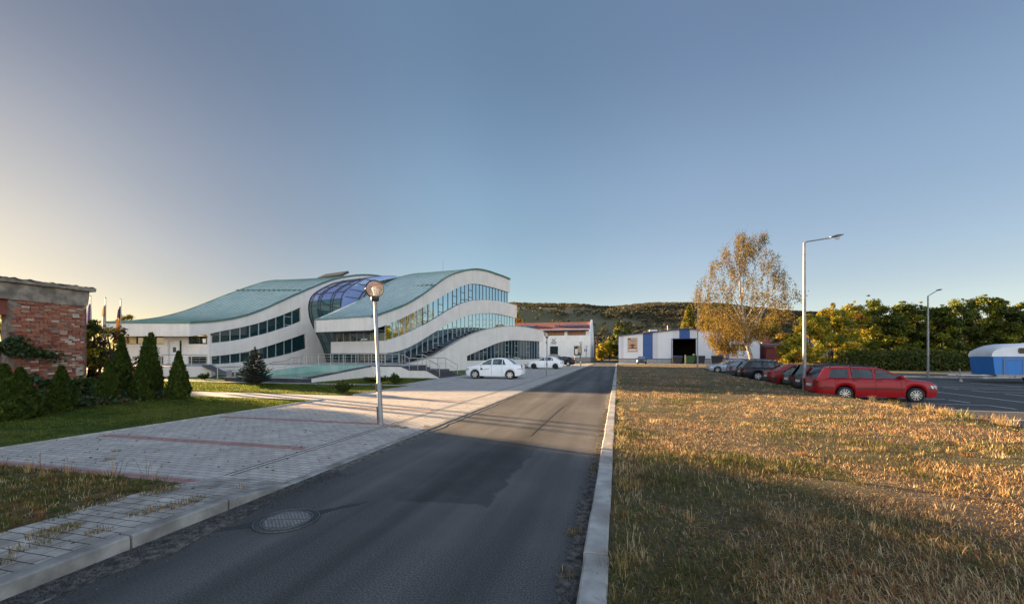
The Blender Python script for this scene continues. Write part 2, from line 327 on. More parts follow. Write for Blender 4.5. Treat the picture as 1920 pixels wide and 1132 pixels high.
def build_kerbs():
    mb = MB(); y = -14.0
    while y < 84:
        L = 0.98; y1 = y+L; x0, x1 = -4.50, -4.35; a, b = ks(y), ks(y1)
        vs = []
        for yy, h in ((y+0.006, a), (y1-0.006, b)): vs += [(x0, yy, -0.08), (x1, yy, -0.08), (x1, yy, h-0.015), (x1-0.018, yy, h), (x0, yy, h)]
        mb.add(vs, [(0, 1, 2, 3, 4), (9, 8, 7, 6, 5)]+[(i, i+5, (i+1) % 5+5, (i+1) % 5) for i in range(5)]); y = y1+0.012
    struct(mb.build('kerb', M['kerb_old']))
    mb = MB(); y = -14.0; rr = random.Random(9)
    while y < 76:
        L = 0.97; y1 = y+L; dz = rr.uniform(-0.006, 0.006); dx = rr.uniform(-0.006, 0.006); x0, x1 = -0.28+dx, -0.075+dx
        vs = []
        for yy in (y+0.002, y1-0.008): vs += [(x0, yy, -0.1), (x1, yy, -0.1), (x1, yy, 0.118+dz), (x1-0.012, yy, 0.13+dz), (x0+0.02, yy, 0.13+dz), (x0+0.004, yy, 0.112+dz)]
        mb.add(vs, [(0, 1, 2, 3, 4, 5), (11, 10, 9, 8, 7, 6)]+[(i, i+6, (i+1) % 6+6, (i+1) % 6) for i in range(6)]); y = y1+0.006
    struct(mb.build('kerb', M['kerb_stone']))
    mb = MB(); y = 1.0
    while y < 21.6:      # edging stones of the lawns
        if not (13.8 < y < 15.6): mb.bx(-11.28, -11.20, y+0.004, y+0.99, -0.05, 0.055)
        y += 1.0
    for i in range(10): mb.bx(-13.0-i*1.0, -12.02-i*1.0, 13.62, 13.7, -0.05, 0.05)
    struct(mb.build('lawn_edging', M['kerb_stone']))
build_kerbs()
# pavement: parking plaza (flush) and the raised footway by the camera
def build_pavement():
    mb = MB(); X0, X1 = -11.2, -4.5
    ys = [4.5, 4.7, 6, 10, 20, 40, 84]
    mb.slab([(X0, 4.22), (-5.63, 4.22), (-5.63, 4.86), (X1, 4.86), (X1, 84), (-6, 84), (-6, 76), (-11.2, 76)], -0.08, 0.02)
    struct(mb.build('pavement', M['pavers'], fix=False)); mb = MB()
    V = []
    for y in (-14, 3.856, 4.2, 4.5, 4.856): V += [(-5.62, y, ks(y)-0.003), (X1-.004, y, ks(y)-0.003)]
    mb.add(V, [(2*i, 2*i+1, 2*i+3, 2*i+2) for i in range(4)]); struct(mb.build('pavement', M['pavers_old'], fix=False))
    pass
    mb = MB()
    for y in (4.52, 6.66, 9.46, 12.2, 15.0): mb.bx(-10.95, -5.72, y-0.12, y+0.12, -0.02, 0.024)
    struct(mb.build('pavement_band', M['pavers_red']))
    mb = MB()
    for x in (-5.50, -5.62): mb.bx(x-0.010, x+0.010, 4.9, 60, -0.02, 0.0235)
    struct(mb.build('pavement_channel', M['soil']))
    sheet('footpath', [(-30, 13.7), (-11.3, 13.7), (-11.2, 13.7), (-11.2, 15.6), (-30, 15.6)], 0.022, 'path_slabs')
    sheet('footpath', [(-30, 20.95), (-18.1, 20.95), (-11.3, 21.2), (-11.3, 21.75), (-18.0, 21.5), (-18.45, 21.6), (-30, 21.6)], 0.05, 'concrete')
    sheet('footpath', [(-12.3, 21.9), (-11.2, 21.75), (-11.2, 33.2), (-12.62, 33.2), (-12.62, 28.2)], 0.05, 'concrete')
    sheet('lawn', [(-16.9, 1.0), (-11.28, 1.0), (-11.28, 13.6), (-19.5, 13.6), (-17.6, 12.2), (-17.0, 10.8), (-17.2, 9.4), (-16.9, 7.8)], 0.035, 'lawn_base')
    sheet('lawn', [(-30, 15.62), (-11.28, 15.62), (-11.28, 21.15), (-18.1, 20.9), (-30, 20.9)], 0.035, 'lawn_base')
    sheet('lawn', [(-18.35, 21.55), (-18.0, 21.55), (-11.4, 21.8), (-12.35, 22), (-12.66, 28.22), (-18.35, 28.22)], 0.035, 'lawn_base')
    sheet('lawn', [(-44, 21.65), (-24.8, 21.65), (-26.4, 28.6), (-44, 26)], 0.03, 'lawn_base')
    sheet('planting_bed', [(-26, -4), (-16.95, -4), (-16.95, 7.8), (-17.25, 9.4), (-17.05, 10.8), (-17.6, 12.2), (-19.5, 13.6), (-26, 13.6)], 0.028, 'soil')
    sheet('verge', wobble([(-13, -8), (-5.62, -8), (-5.62, 4.22), (-9.4, 4.22), (-13, 4.1)], 0.01, 5, 8), 0.115, 'ground_dry', 0.16)
    sheet('plinth_grass', [(-12.62, 33.2), (-11.2, 33.2), (-11.2, 76), (-22, 76), (-22, 40)], 0.03, 'lawn_base', 0.05)
build_pavement()
# dry field between the road and the car park
def hf(x, y):
    e = 10.6 if y < 52 else 10.6+(y-52)*1.2
    t = min(1, max(0, (e-x)/2.2)); t = t*t*(3-2*t)
    return -0.215+t*0.315+0.035*fbm((x*0.5, y*0.5, 3.1))*t
def build_field():
    xs = list(np.linspace(-0.075, 8.4, 22))+list(np.linspace(8.7, 10.7, 10)); ys = list(np.linspace(-8, 20, 58))+list(np.linspace(21, 76, 56)); n = len(xs)
    V = []
    for y in ys:
        st = 1 if y < 52 else 1+(y-52)*0.12
        for x in xs: V.append((x*st, y, hf(x*st, y)))
    F = [(j*n+i, j*n+i+1, (j+1)*n+i+1, (j+1)*n+i) for j in range(len(ys)-1) for i in range(n-1)]
    mb = MB(); mb.add(V, F); struct(mb.build('field', M['ground_dry'], smooth=60, fix=False))
build_field()
sheet('car_park', [(10.55, 4), (60, 4), (60, 58), (29, 42.6), (14, 45), (10.55, 52)], -0.2, 'asphalt_lot')
def build_lot():
    mb = MB()
    def ln(x0, y0, x1, y1, wd=0.11):
        d = Vector((x1-x0, y1-y0, 0)); n = Vector((-d.y, d.x, 0)).normalized()*wd/2; p, q = Vector((x0, y0, -0.196)), Vector((x1, y1, -0.196))
        mb.add([p-n, q-n, q+n, p+n], [(0, 1, 2, 3)])
    for k in range(-4, 12): ln(10.75, 20.75+k*2.3, 14.1, 20.35+k*2.3)
    for k in range(-4, 10): ln(19.1, 23.0+k*2.3, 23.6, 22.7+k*2.3)
    for x in (14.1, 19.0):
        y = 9.0
        while y < 34: ln(x, y, x-0.03, y+1.1); y += 2.05
    ln(16.45, 27.4, 16.4, 21.9); ln(24.05, 39.3, 24.2, 26); ln(19, 31.6, 22.6, 30.3)
    struct(mb.build('parking_markings', M['line_paint'], fix=False))
    mb = MB()
    P = [(14, 45), (29, 42.6), (60, 58)]
    for a, b in zip(P[:-1], P[1:]):
        a, b = Vector(a), Vector(b); L = (b-a).length; rz = math.atan2((b-a).y, (b-a).x); k = int(L)
        for i in range(k): c = a.lerp(b, (i+0.5)/k); mb.box((c.x, c.y, -0.16), (L/k-0.012, 0.15, 0.26), rz)
    struct(mb.build('kerb', M['kerb_stone']))
    sheet('verge', [(14, 45.1), (29, 42.7), (60, 58.1), (60, 61.5), (29, 46), (14, 48.3)], -0.06, 'ground_dry')
    sheet('road', [(10, 48.9), (14, 48.3), (29, 46.0), (60, 61.5), (60, 67), (29, 51.4), (14, 53.6), (9, 54.5)], -0.1, 'asphalt_lot')
    sheet('forecourt', [(-0.25, 76), (27, 76), (27, 85.3), (-0.25, 85.3)], 0.03, 'concrete')
build_lot()
# ================================================================ the wave-shaped office building
ROT = -R(13.77); P1 = Vector((-22.616, 35.528, 0))
def W(e, s, h=0):  # building frame -> world
    return Vector((P1.x+e*math.cos(ROT)-s*math.sin(ROT), P1.y+e*math.sin(ROT)+s*math.cos(ROT), h))
def plaster(name, c):
    m = mat(name, c, tuple(x*0.9 for x in c), scale=0.7, rough=0.85, bump=0.06, bscale=60)
    t = m.node_tree; L = t.links; b = t.nodes['Principled BSDF']; src = b.inputs['Base Color'].links[0].from_socket
    tc = node(m, 'ShaderNodeTexCoord'); mp = node(m, 'ShaderNodeMapping'); mp.inputs['Scale'].default_value = (2.2, 2.2, 0.12); L.new(tc.outputs['Object'], mp.inputs[0])
    n = node(m, 'ShaderNodeTexNoise'); n.inputs['Scale'].default_value = 1.6; n.inputs['Detail'].default_value = 8; L.new(mp.outputs[0], n.inputs['Vector'])
    cr = node(m, 'ShaderNodeValToRGB'); cr.color_ramp.elements[0].position = 0.3; cr.color_ramp.elements[1].position = 0.55
    cr.color_ramp.elements[0].color = (0.93, 0.92, 0.905, 1); cr.color_ramp.elements[1].color = (1, 1, 1, 1); L.new(n.outputs[0], cr.inputs[0])
    mx = node(m, 'ShaderNodeMix', data_type='RGBA', blend_type='MULTIPLY'); mx.inputs[0].default_value = 1.0
    L.new(src, mx.inputs[6]); L.new(cr.outputs[0], mx.inputs[7]); L.new(mx.outputs[2], b.inputs['Base Color'])
    return m
plaster('render_white', (0.74, 0.70, 0.66))
plaster('office_white', (0.84, 0.83, 0.82))
mat('copper', (0.55, 0.645, 0.615), (0.45, 0.565, 0.535), scale=1.4, rough=0.27, spec=0.8, metal=0.1, stretch=(1, 0.25, 1), c3=(0.6, 0.68, 0.65), s3=0.7)
mat('copper_dark', (0.12, 0.22, 0.205), (0.09, 0.175, 0.16), scale=3, rough=0.55)
mat('glass_dark', (0.012, 0.04, 0.045), (0.008, 0.028, 0.033), scale=0.4, rough=0.02, spec=0.6, ior=1.7)
mat('glass_sky', (0.46, 0.62, 0.70), (0.42, 0.58, 0.66), scale=0.4, rough=0.012, metal=1.0)
mat('glass_teal', (0.05, 0.13, 0.14), (0.035, 0.10, 0.11), scale=0.4, rough=0.03, metal=0.25, spec=0.8, ior=1.9)
mat('glass_blue', (0.36, 0.43, 0.76), (0.3, 0.37, 0.66), scale=0.5, rough=0.03, metal=0.6, spec=0.9)
mat('mullion', (0.42, 0.44, 0.46), (0.36, 0.38, 0.4), scale=6, rough=0.5, metal=0.3)
mat('frame_dark', (0.05, 0.055, 0.06), (0.04, 0.043, 0.046), scale=6, rough=0.5)
mat('dark_stone', (0.06, 0.058, 0.066), (0.04, 0.038, 0.044), scale=5, rough=0.5, c3=(0.08, 0.078, 0.085), s3=1.0)
mat('teal_tile', (0.30, 0.49, 0.42), (0.22, 0.40, 0.34), scale=1.5, rough=0.6, c3=(0.36, 0.5, 0.43), s3=0.8)
mat('basin_water', (0.10, 0.15, 0.11), (0.07, 0.10, 0.07), scale=0.8, rough=0.12)
office = thing('office_building', 'wave shaped office with curving white bands, green copper roofs and blue glass vault', 'building', P1, ROT)
B1T = [(-.46, 5.37), (.25, 5.56), (1.11, 5.87), (2.39, 6.31), (3.75, 6.83), (5.19, 7.49), (6.73, 8.32), (8.36, 9.3), (10.09, 10.37), (11.55, 11.18), (13.49, 11.97), (15.14, 12.52), (17.11, 13.02), (18.73, 13.26), (20.7, 13.39), (23.33, 13.4), (25.59, 13.38), (27.32, 13.3)]
B1B = [(-.46, 4.1), (.37, 4.35), (1.36, 4.66), (2.39, 5.04), (3.75, 5.56), (5.19, 6.17), (6.73, 6.89), (8.36, 7.65), (10.09, 8.46), (11.93, 9.35), (13.89, 10.2), (15.35, 10.72), (16.66, 11.05), (18.26, 11.26), (20.7, 11.35), (23.33, 11.36), (26.18, 11.32), (27.38, 11.3)]
B2T = [(1.49, 3.14), (2.39, 3.36), (3.75, 3.76), (5.19, 4.25), (6.73, 4.86), (8.36, 5.54), (10.09, 6.34), (11.93, 7.2), (13.89, 8.01), (16.0, 8.66), (18.26, 9.1), (20.7, 9.4), (23.33, 9.55), (26.18, 9.6), (29.66, 9.58)]
B2B = [(1.49, 1.91), (2.39, 2.02), (3.75, 2.27), (5.19, 2.71), (6.73, 3.33), (8.36, 4.05), (10.09, 4.79), (11.93, 5.55), (13.89, 6.24), (16.0, 6.82), (18.26, 7.26), (20.7, 7.54), (22.52, 7.67), (24.72, 7.67), (29.66, 7.57)]
B3T = [(.29, .9), (2.53, 1.25), (4.5, 1.68), (5.57, 2.06), (7.2, 2.71), (8.94, 3.37), (10.81, 3.97), (12.81, 4.5), (14.97, 4.95), (17.29, 5.31), (19.81, 5.59), (22.55, 5.76), (25.54, 5.82), (28.81, 5.77), (32.21, 5.58)]
B3W = [(10.52, 1.6), (11.99, 1.98), (13.65, 2.37), (15.19, 2.72), (17.29, 3.22), (19.81, 3.6), (21.43, 3.74), (25.54, 3.82), (28.81, 3.85), (31.21, 3.85)]
def smooth_curve(P, n=70):
    """monotone-ish resample with cubic interpolation of the digitised wave"""
    x = np.array([p[0] for p in P]); y = np.array([p[1] for p in P]); xs = np.linspace(x[0], x[-1], n)
    d = np.gradient(y, x); out = []
    for q in xs:
        i = min(max(np.searchsorted(x, q)-1, 0), len(x)-2); h = x[i+1]-x[i]; t = (q-x[i])/h
        out.append((q, (2*t**3-3*t*t+1)*y[i]+(t**3-2*t*t+t)*h*d[i]+(-2*t**3+3*t*t)*y[i+1]+(t**3-t*t)*h*d[i+1]))
    return out
B1T, B1B, B2T, B2B, B3T = [smooth_curve(p) for p in (B1T, B1B, B2T, B2B, B3T)]; B3W = smooth_curve(B3W, 40)
cv = lambda P, s: interp(s, [p[0] for p in P], [p[1] for p in P])
side = lambda e: (lambda u, v, d: (e-d, u, v))          # frame: u along s, v up, thickness inwards
def bandplate(top, bot, e, th, name, s0=None, s1=None):
    mb = MB(); mb.plate([top+bot[::-1]], side(e), th); return mb
EB = -8.23
# --- east wing, upper band with its front return, then middle band
mb = bandplate(B1T, B1B, 0, 0.4, 'b'); mb.plate([[(EB, 4.1), (-0.4, 4.1), (-0.4, 5.37), (EB, 5.37)]], lambda u, v, d: (u, -0.46+d, v), 0.35)
mb.plate([[(-0.46, 4.1), (12, 9.2), (12, 11.3), (-0.46, 5.37)]], side(EB+0.3), 0.3)
mb.build('upper_band', M['render_white'], office)
mb = bandplate(B2T, B2B, 0.003, 0.4, 'b'); mb.plate([[(EB+.1, 1.91), (-0.397, 1.91), (-0.397, 3.14), (EB+.1, 3.14)]], lambda u, v, d: (u, 1.49+d, v), 0.35)
mb.plate([[(29.3, 7.57), (29.66, 7.57), (29.66, 9.58), (29.3, 9.58)]], side(-0.4), 7)
mb.build('middle_band', M['render_white'], office)
mb = MB()   # lower storey with the stair parapet
B3a = [p for p in B3T if p[0] <= 10.5]; B3c = [p for p in B3T if p[0] > 10.5]
mb.plate([[(.29, 0)]+B3a+[(10.52, cv(B3T, 10.52)), (10.52, 0)]], side(3.5), 0.3)
mb.plate([[(10.52, cv(B3T, 10.52))]+B3c+[(32.21, 3.84), (31.21, 3.85)]+B3W[::-1][1:]], side(3.5), 0.3)
mb.plate([[(10.52, 0.35), (31.21, 0.35), (31.21, 1.03), (10.52, 1.03)]], side(3.5), 0.3)
mb.plate([[(-3, 3.84), (3.2, 3.84), (3.2, 5.5), (-3, 5.5)]], lambda u, v, d: (u, 32.2-d, v), 0.3)
mb.build('lower_band', M['render_white'], office)
mb = MB(); mb.plate([[(2, 0), (31.15, 0), (31.15, .35), (2, .35)]], side(3.44), 0.3); mb.build('plinth', M['concrete'], office)
for s in (13.2, 17.5, 22.0, 27.0):
    f = MB().box((3.45, s, 0.2), (0.05, 0.62, 0.24)).build('basement_vent', M['frame_dark'], office)
mb = MB(); mb.plate([B3T+[(32.21, 5.5), (32.21, 5.48)]+[(s, h-0.06) for s, h in B3T[::-1]]], side(3.53), 0.36); mb.build('parapet_coping', M['concrete'], office)
# --- building core behind the glass, soffits and end walls
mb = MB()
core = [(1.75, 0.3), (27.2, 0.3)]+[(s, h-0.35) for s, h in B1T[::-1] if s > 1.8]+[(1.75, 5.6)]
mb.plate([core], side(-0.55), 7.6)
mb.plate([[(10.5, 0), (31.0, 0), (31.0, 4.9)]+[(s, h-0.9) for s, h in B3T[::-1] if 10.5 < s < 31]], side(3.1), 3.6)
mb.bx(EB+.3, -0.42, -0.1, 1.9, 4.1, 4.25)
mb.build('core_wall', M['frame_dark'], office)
# --- stair between parapet and facade
mb = MB()
for k in range(27):
    s = 4.6+k*0.5; h = min(0.95+k*0.155, cv(B3T, s)-0.25)
    mb.bx(0.02, 3.18, s, s+0.5, 0.2, max(h, 0.95))
mb.bx(0.02, 3.18, 18.1, 31.9, 4.2, 5.0)
mb.build('outer_stair', M['dark_stone'], office)
# --- glazing: one window part per bay, frame as its sub-part
mull = [1.53, 2.53, 3.44, 4.37, 5.29, 6.23, 7.17, 8.1, 9.05, 9.98, 10.9, 11.86, 12.8, 13.7, 14.58, 15.45, 16.33, 17.24, 18.1, 18.98, 19.85, 20.75, 21.6, 22.45, 23.3, 24.15, 25.1, 26.0, 26.83]
def bay(s0, s1, top, bot, e, glass, fr_m, transoms=(), wid=0.055):
    n = 5; ss = [s0+(s1-s0)*i/n for i in range(n+1)]
    t = [top(s) for s in ss]; b = [bot(s) for s in ss]
    mb = MB(); mb.plate([[(s, h) for s, h in zip(ss, t)]+[(s, h) for s, h in zip(ss[::-1], b[::-1])]], side(e), 0.03)
    g = mb.build('window', glass, office)
    mb = MB(); mb.bx(e-0.06, e+0.05, s0-wid/2, s0+wid/2, b[0], t[0])
    for hh in transoms: mb.bx(e-0.05, e+0.045, s0+wid/2, s1-wid/2, hh-0.03, hh+0.03)
    for i in range(n):
        for q, sg in ((b, 1), (t, -1)):
            mb.add([(e+0.035, ss[i], q[i]), (e+0.035, ss[i+1], q[i+1]), (e+0.035, ss[i+1], q[i+1]+sg*0.06), (e+0.035, ss[i], q[i]+sg*0.06)], [(0, 1, 2, 3)])
    mb.build('frame', fr_m, g, fix=False)
GL1 = -0.22
for i, s0 in enumerate(mull):
    s1 = mull[i+1] if i+1 < len(mull) else 27.15
    tp = lambda s: cv(B1B, s)+0.02; bt = lambda s: cv(B2T, s)-0.02
    m0 = (tp(s0)+bt(s0))/2
    tr = (m0-0.55, m0+0.35) if i in (6, 9, 12, 14, 16) else ((bt(s0)+0.4,) if i in (15,) else ())
    bay(s0, s1, tp, bt, GL1, M['glass_sky'], M['frame_dark'] if i > 5 else M['mullion'], tr)
mull2 = mull+[27.7, 28.6]
stairh = lambda s: 0.92 if s < 5 else min(0.95+int((s-4.6)/0.5)*0.155+0.12, 5.0)
for i, s0 in enumerate(mull2):
    s1 = mull2[i+1] if i+1 < len(mull2) else 29.4
    tp = lambda s: cv(B2B, s)+0.02; b0 = stairh(s0+0.45); bt = lambda s, b0=b0: b0
    if tp(s0)-b0 < 0.15: continue
    m0 = b0+(tp(s0)-b0)*0.5
    tr = (m0-0.3, m0+0.4) if i in (8, 12, 16, 18, 20, 22, 25) else ()
    bay(s0, s1, tp, bt, GL1, M['glass_sky'], M['mullion'], tr)
m3 = list(np.linspace(10.6, 31.1, 23))
for i in range(22):
    tp = lambda s: cv(B3W, s)+0.02; bt = lambda s: 1.01
    m0 = 2.1
    bay(m3[i], m3[i+1], tp, bt, 3.28, M['glass_dark'], M['mullion'], (m0, m0+0.9) if i in (10, 13, 17, 21) else ((m0,) if i in (4, 7) else ()))
# front windows under the two bands of the east wing
def frontwin(e0, e1, z0, z1, s, n, glass, par=office):
    for k in range(n):
        a = e0+(e1-e0)*k/n; b = e0+(e1-e0)*(k+1)/n
        g = MB().bx(a, b, s, s+0.03, z0, z1).build('window', glass, par)
        MB().bx(a-0.04, a+0.04, s-0.05, s+0.02, z0, z1).bx(a+0.04, b-0.04, s-0.03, s+0.02, z0, z0+0.05).bx(a+0.04, b-0.04, s-0.03, s+0.02, z1-0.05, z1).build('frame', M['mullion'], g)
frontwin(-7.3, -0.25, 3.12, 4.12, 1.66, 7, M['glass_dark'])
frontwin(-8.0, -0.25, 0.9, 1.93, 1.66, 8, M['glass_dark'])
MB().box((-3.2, 1.62, 3.35), (0.9, 0.02, 0.14)).build('window_sticker', M['white_paint'], office)
# --- standing-seam copper roofs
def roof(name, prof, vec, e0, nseam, over=0.12, guard=None, s_off=0.0, skew=0.03, seam_w=0.045, far=None):
    """profile (s,h) swept along vec (e,s); raised seams every step"""
    mb = MB(); th = 0.14; n = len(prof)
    hh_ = lambda s, h, t: h if far is None else h+(-math.log(math.exp(-2.2*h)+math.exp(-2.2*far(s)))/2.2-h)*t      # the far verge of the roof may lie lower
    sk = lambda h: vec[1]+s_off*min(1, max(0, (h-5.5)/1.6))
    for k, tt in enumerate((0, 1)):
        for (s, h) in prof: mb.v.append((e0+over*(1-tt)+vec[0]*tt, s+sk(h)*tt, hh_(s, h, tt)+0.02))
        for (s, h) in prof: mb.v.append((e0+over*(1-tt)+vec[0]*tt, s+sk(h)*tt, hh_(s, h, tt)-th))
    for i in range(n-1):
        mb.f += [(i, i+1, 2*n+i+1, 2*n+i), (n+i, 3*n+i, 3*n+i+1, n+i+1), (i, n+i, n+i+1, i+1), (2*n+i, 2*n+i+1, 3*n+i+1, 3*n+i)]; mb.m += [0, 0, 1, 1]
    mb.f += [(0, 2*n, 3*n, n), (n-1, 2*n-1, 4*n-1, 3*n-1)]; mb.m += [1, 1]
    def bar(pts, wd, ht):       # a strip standing on the roof along pts (e, s, h)
        o = len(mb.v); n2 = len(pts)
        for dx, dz in ((-wd, 0.0), (-wd, ht), (wd, ht), (wd, 0.0)): mb.v.extend([(e+dx, q, h+0.018+dz) for (e, q, h) in pts])
        for i in range(n2-1):
            for q in range(3): mb.f.append((o+q*n2+i, o+q*n2+i+1, o+(q+1)*n2+i+1, o+(q+1)*n2+i)); mb.m.append(1)
    at = lambda t, s, h: (e0+over+(vec[0]-over)*t, s+sk(h)*t, hh_(s, h, t))
    for t in (0, 1): bar([at(t, s, h) for s, h in prof], 0.09, 0.06)
    kk = skew; dt = 1.0/nseam; t0 = dt
    while t0 < 1+kk*(prof[-1][0]-prof[0][0]):
        pts = [at(t0-kk*(s-prof[0][0]), s, h) for s, h in prof if 0.01 < t0-kk*(s-prof[0][0]) < 0.99]
        if len(pts) > 2: bar(pts, seam_w, 0.035)  # dark widened strips: shadow lines of the seams put into their colour
        t0 += dt
    r = mb.build(name, [M['copper'], M['copper_dark']], office, smooth=28)
    if guard:
        g = MB()
        for q in range(13):
            t = (q+0.5)/13; h = interp(guard, [p[0] for p in prof], [p[1] for p in prof])
            g.box((e0+vec[0]*t, guard+vec[1]*t, h+0.12), (0.22, 0.1, 0.24))
        g.tube([(e0, guard, h+0.18), (e0+vec[0], guard+vec[1], h+0.18)], 0.04, 6)
        g.build('snow_guard', M['copper_dark'], r)
    return r
roof('roof', [(s, h+0.06) for s, h in B1T], (EB, 0), 0.0, 13, guard=8.8, s_off=-0.95)
ATOP = smooth_curve([(-9.16, 4.72), (-8.4, 4.82), (-7.51, 4.93), (-6.3, 5.17), (-5.43, 5.38), (-4.52, 5.67), (-3.58, 6.04), (-2.6, 6.48), (-1.58, 7.02), (-.52, 7.6), (.59, 8.22), (1.75, 8.84), (2.95, 9.47), (4.22, 10.12), (5.54, 10.77), (6.92, 11.36), (8.75, 11.95), (11, 12.5), (14, 12.85), (17.5, 12.8)], 60)
AV = (-6.8, -3.62); EA = -14.02
roof('roof', [(s, h+0.05) for s, h in ATOP], AV, EA, 15, guard=2.2, skew=0.035, seam_w=0.06, far=lambda s: 11.5-0.03*max(0, s-7))
# --- west wing
VP = [(17.5, 12.1), (14.5, 12.2), (11.5, 12.0), (9, 11.55), (6.92, 10.97), (5.54, 10.29), (4.22, 9.5), (3.45, 8.8), (3.08, 8.03), (2.99, 7.24), (3.08, 6.47), (3.33, 5.7), (3.7, 4.94), (4.22, 4.06), (4.74, 3.16), (5.13, 2.24), (5.4, 1.43), (5.54, 0.55), (5.6, 0)]
def resample(P, n):
    d = [0]
    for a, b in zip(P[:-1], P[1:]): d.append(d[-1]+math.hypot(b[0]-a[0], b[1]-a[1]))
    q = np.linspace(0, d[-1], n); return list(zip(np.interp(q, d, [p[0] for p in P]), np.interp(q, d, [p[1] for p in P])))
def chaikin(P, k=2):
    for _ in range(k):
        Q = [P[0]]
        for a, b in zip(P[:-1], P[1:]): Q += [(a[0]*.75+b[0]*.25, a[1]*.75+b[1]*.25), (a[0]*.25+b[0]*.75, a[1]*.25+b[1]*.75)]
        P = Q+[P[-1]]
    return P
VP = chaikin(VP)
W1T = smooth_curve([(-7.4, 3.8), (-6.3, 4.12), (-5.43, 4.34), (-4.52, 4.58), (-3.58, 4.86), (-2.6, 5.19), (-1.58, 5.6), (-.52, 6.03), (.59, 6.55), (2.04, 7.26)], 24)
W1B = smooth_curve([(-7.4, 2.84), (-6.3, 2.99), (-5.43, 3.13), (-4.52, 3.32), (-3.58, 3.57), (-2.6, 3.84), (-1.58, 4.16), (-.52, 4.55), (.59, 4.96), (2.16, 5.65)], 24)
W2T = smooth_curve([(-7.4, 1.6), (-6.3, 1.71), (-5.43, 1.83), (-4.52, 1.97), (-3.58, 2.17), (-2.6, 2.43), (-1.58, 2.75), (-.52, 3.11), (.59, 3.49), (1.75, 3.9), (2.65, 4.24)], 24)
W2B = smooth_curve([(-7.4, .8), (-6.3, .85), (-5.43, .9), (-4.52, .98), (-3.58, 1.08), (-2.6, 1.21), (-1.58, 1.36), (-.52, 1.57), (.59, 1.83), (1.75, 2.16), (2.86, 2.5)], 24)
mb = MB()
outer = [(-7.5, 0), (-7.5, 3.75), (-9.16, 3.47), (-9.16, 4.72)]+ATOP[1:]+VP
mb.plate([outer, W1T+W1B[::-1], W2T+W2B[::-1]], side(EA), 0.45)
# front return of the west wing: eave band, then the wall below with door and windows
un = Vector((-6.8, -3.62, 0)).normalized(); nn = Vector((un.y, -un.x, 0))    # nn points inwards (+s)
if nn.y < 0: nn = -nn
def fr(o, dd=0.0): return lambda u, v, d: (o[0]+un.x*u+nn.x*(d+dd), o[1]+un.y*u+nn.y*(d+dd), v)
mb.plate([[(-.52, 3.47), (7.7, 3.47), (7.7, 4.68), (-.52, 4.72)]], fr((EA-.45, -9.16-.24)), 0.4)
lw = [[(0, 0), (8.4, 0), (8.4, 3.6), (0, 3.6)], [(.1, 2.78), (2.05, 2.78), (2.05, 3.55), (.1, 3.55)], [(.1, .85), (2.05, .85), (2.05, 1.6), (.1, 1.6)], [(2.65, .86), (4.0, .86), (4.0, 3.15), (2.65, 3.15)],
      [(4.4, 2.78), (8.0, 2.78), (8.0, 3.55), (4.4, 3.55)], [(4.4, .85), (7.3, .85), (7.3, 1.6), (4.4, 1.6)]]
mb.plate(lw, fr((EA-.02, -7.5)), 0.4)
mb.build('west_wing_wall', M['render_white'], office)
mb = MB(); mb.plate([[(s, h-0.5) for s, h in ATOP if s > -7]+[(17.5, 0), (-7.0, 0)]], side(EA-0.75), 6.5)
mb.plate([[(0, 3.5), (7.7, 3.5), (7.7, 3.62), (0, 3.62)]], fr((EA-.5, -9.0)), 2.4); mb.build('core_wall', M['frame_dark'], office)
amull = [-7.4, -6.48, -5.55, -4.6, -3.63, -2.7, -1.76, -.82, .14, 1.08]
for i, s0 in enumerate(amull):
    s1 = amull[i+1] if i+1 < len(amull) else 2.04
    tp = lambda s: cv(W1T, s)+.02; bt = lambda s: cv(W1B, s)-.02
    bay(s0, s1, tp, bt, EA-0.2, M['glass_dark'], M['mullion'], (tp(s0)-.3, bt(s0)+.35) if i == 8 else (), wid=0.09)
    s1 = amull[i+1] if i+1 < len(amull) else 2.7
    bay(s0, s1, lambda s: cv(W2T, s)+.02, lambda s: cv(W2B, s)-.02, EA-0.2, M['glass_dark'], M['mullion'], (), wid=0.09)
F0 = fr((EA-.02, -7.5), 0.15)
def fplate(name, poly, m, th, dd, par=office):
    mb = MB(); mb.plate([poly], fr((EA-.02, -7.5), dd), th); return mb.build(name, m, par)
mat('sun_film', (0.75, 0.6, 0.3), (0.7, 0.55, 0.26), scale=1, rough=0.3)  # warm yellow colour for one pane
for (a, b, z0, z1, mt) in ((.1, 1.05, 2.78, 3.55, 'glass_dark'), (1.05, 2.05, 2.78, 3.55, 'glass_dark'), (.1, 1.05, .85, 1.6, 'glass_dark'), (1.05, 2.05, .85, 1.6, 'glass_dark'),
                           (4.4, 5.3, 2.78, 3.55, 'glass_dark'), (5.3, 6.2, 2.78, 3.55, 'glass_dark'), (6.2, 7.1, 2.78, 3.55, 'glass_dark'), (7.1, 8.0, 2.78, 3.55, 'sun_film'), (4.4, 5.8, .85, 1.6, 'glass_dark'), (5.8, 7.3, .85, 1.6, 'glass_dark')):
    g = fplate('window', [(a, z0), (b, z0), (b, z1), (a, z1)], M[mt], 0.03, 0.2)
    f = MB(); f.plate([[(a, z0), (b, z0), (b, z1), (a, z1)], [(a+.05, z0+.05), (b-.05, z0+.05), (b-.05, z1-.05), (a+.05, z1-.05)]], fr((EA-.02, -7.5), 0.15), 0.05); f.build('frame', M['frame_dark'], g)
dr = fplate('door', [(3.1, .86), (4.0, .86), (4.0, 3.15), (3.1, 3.15)], M['white_paint'], 0.05, 0.3)
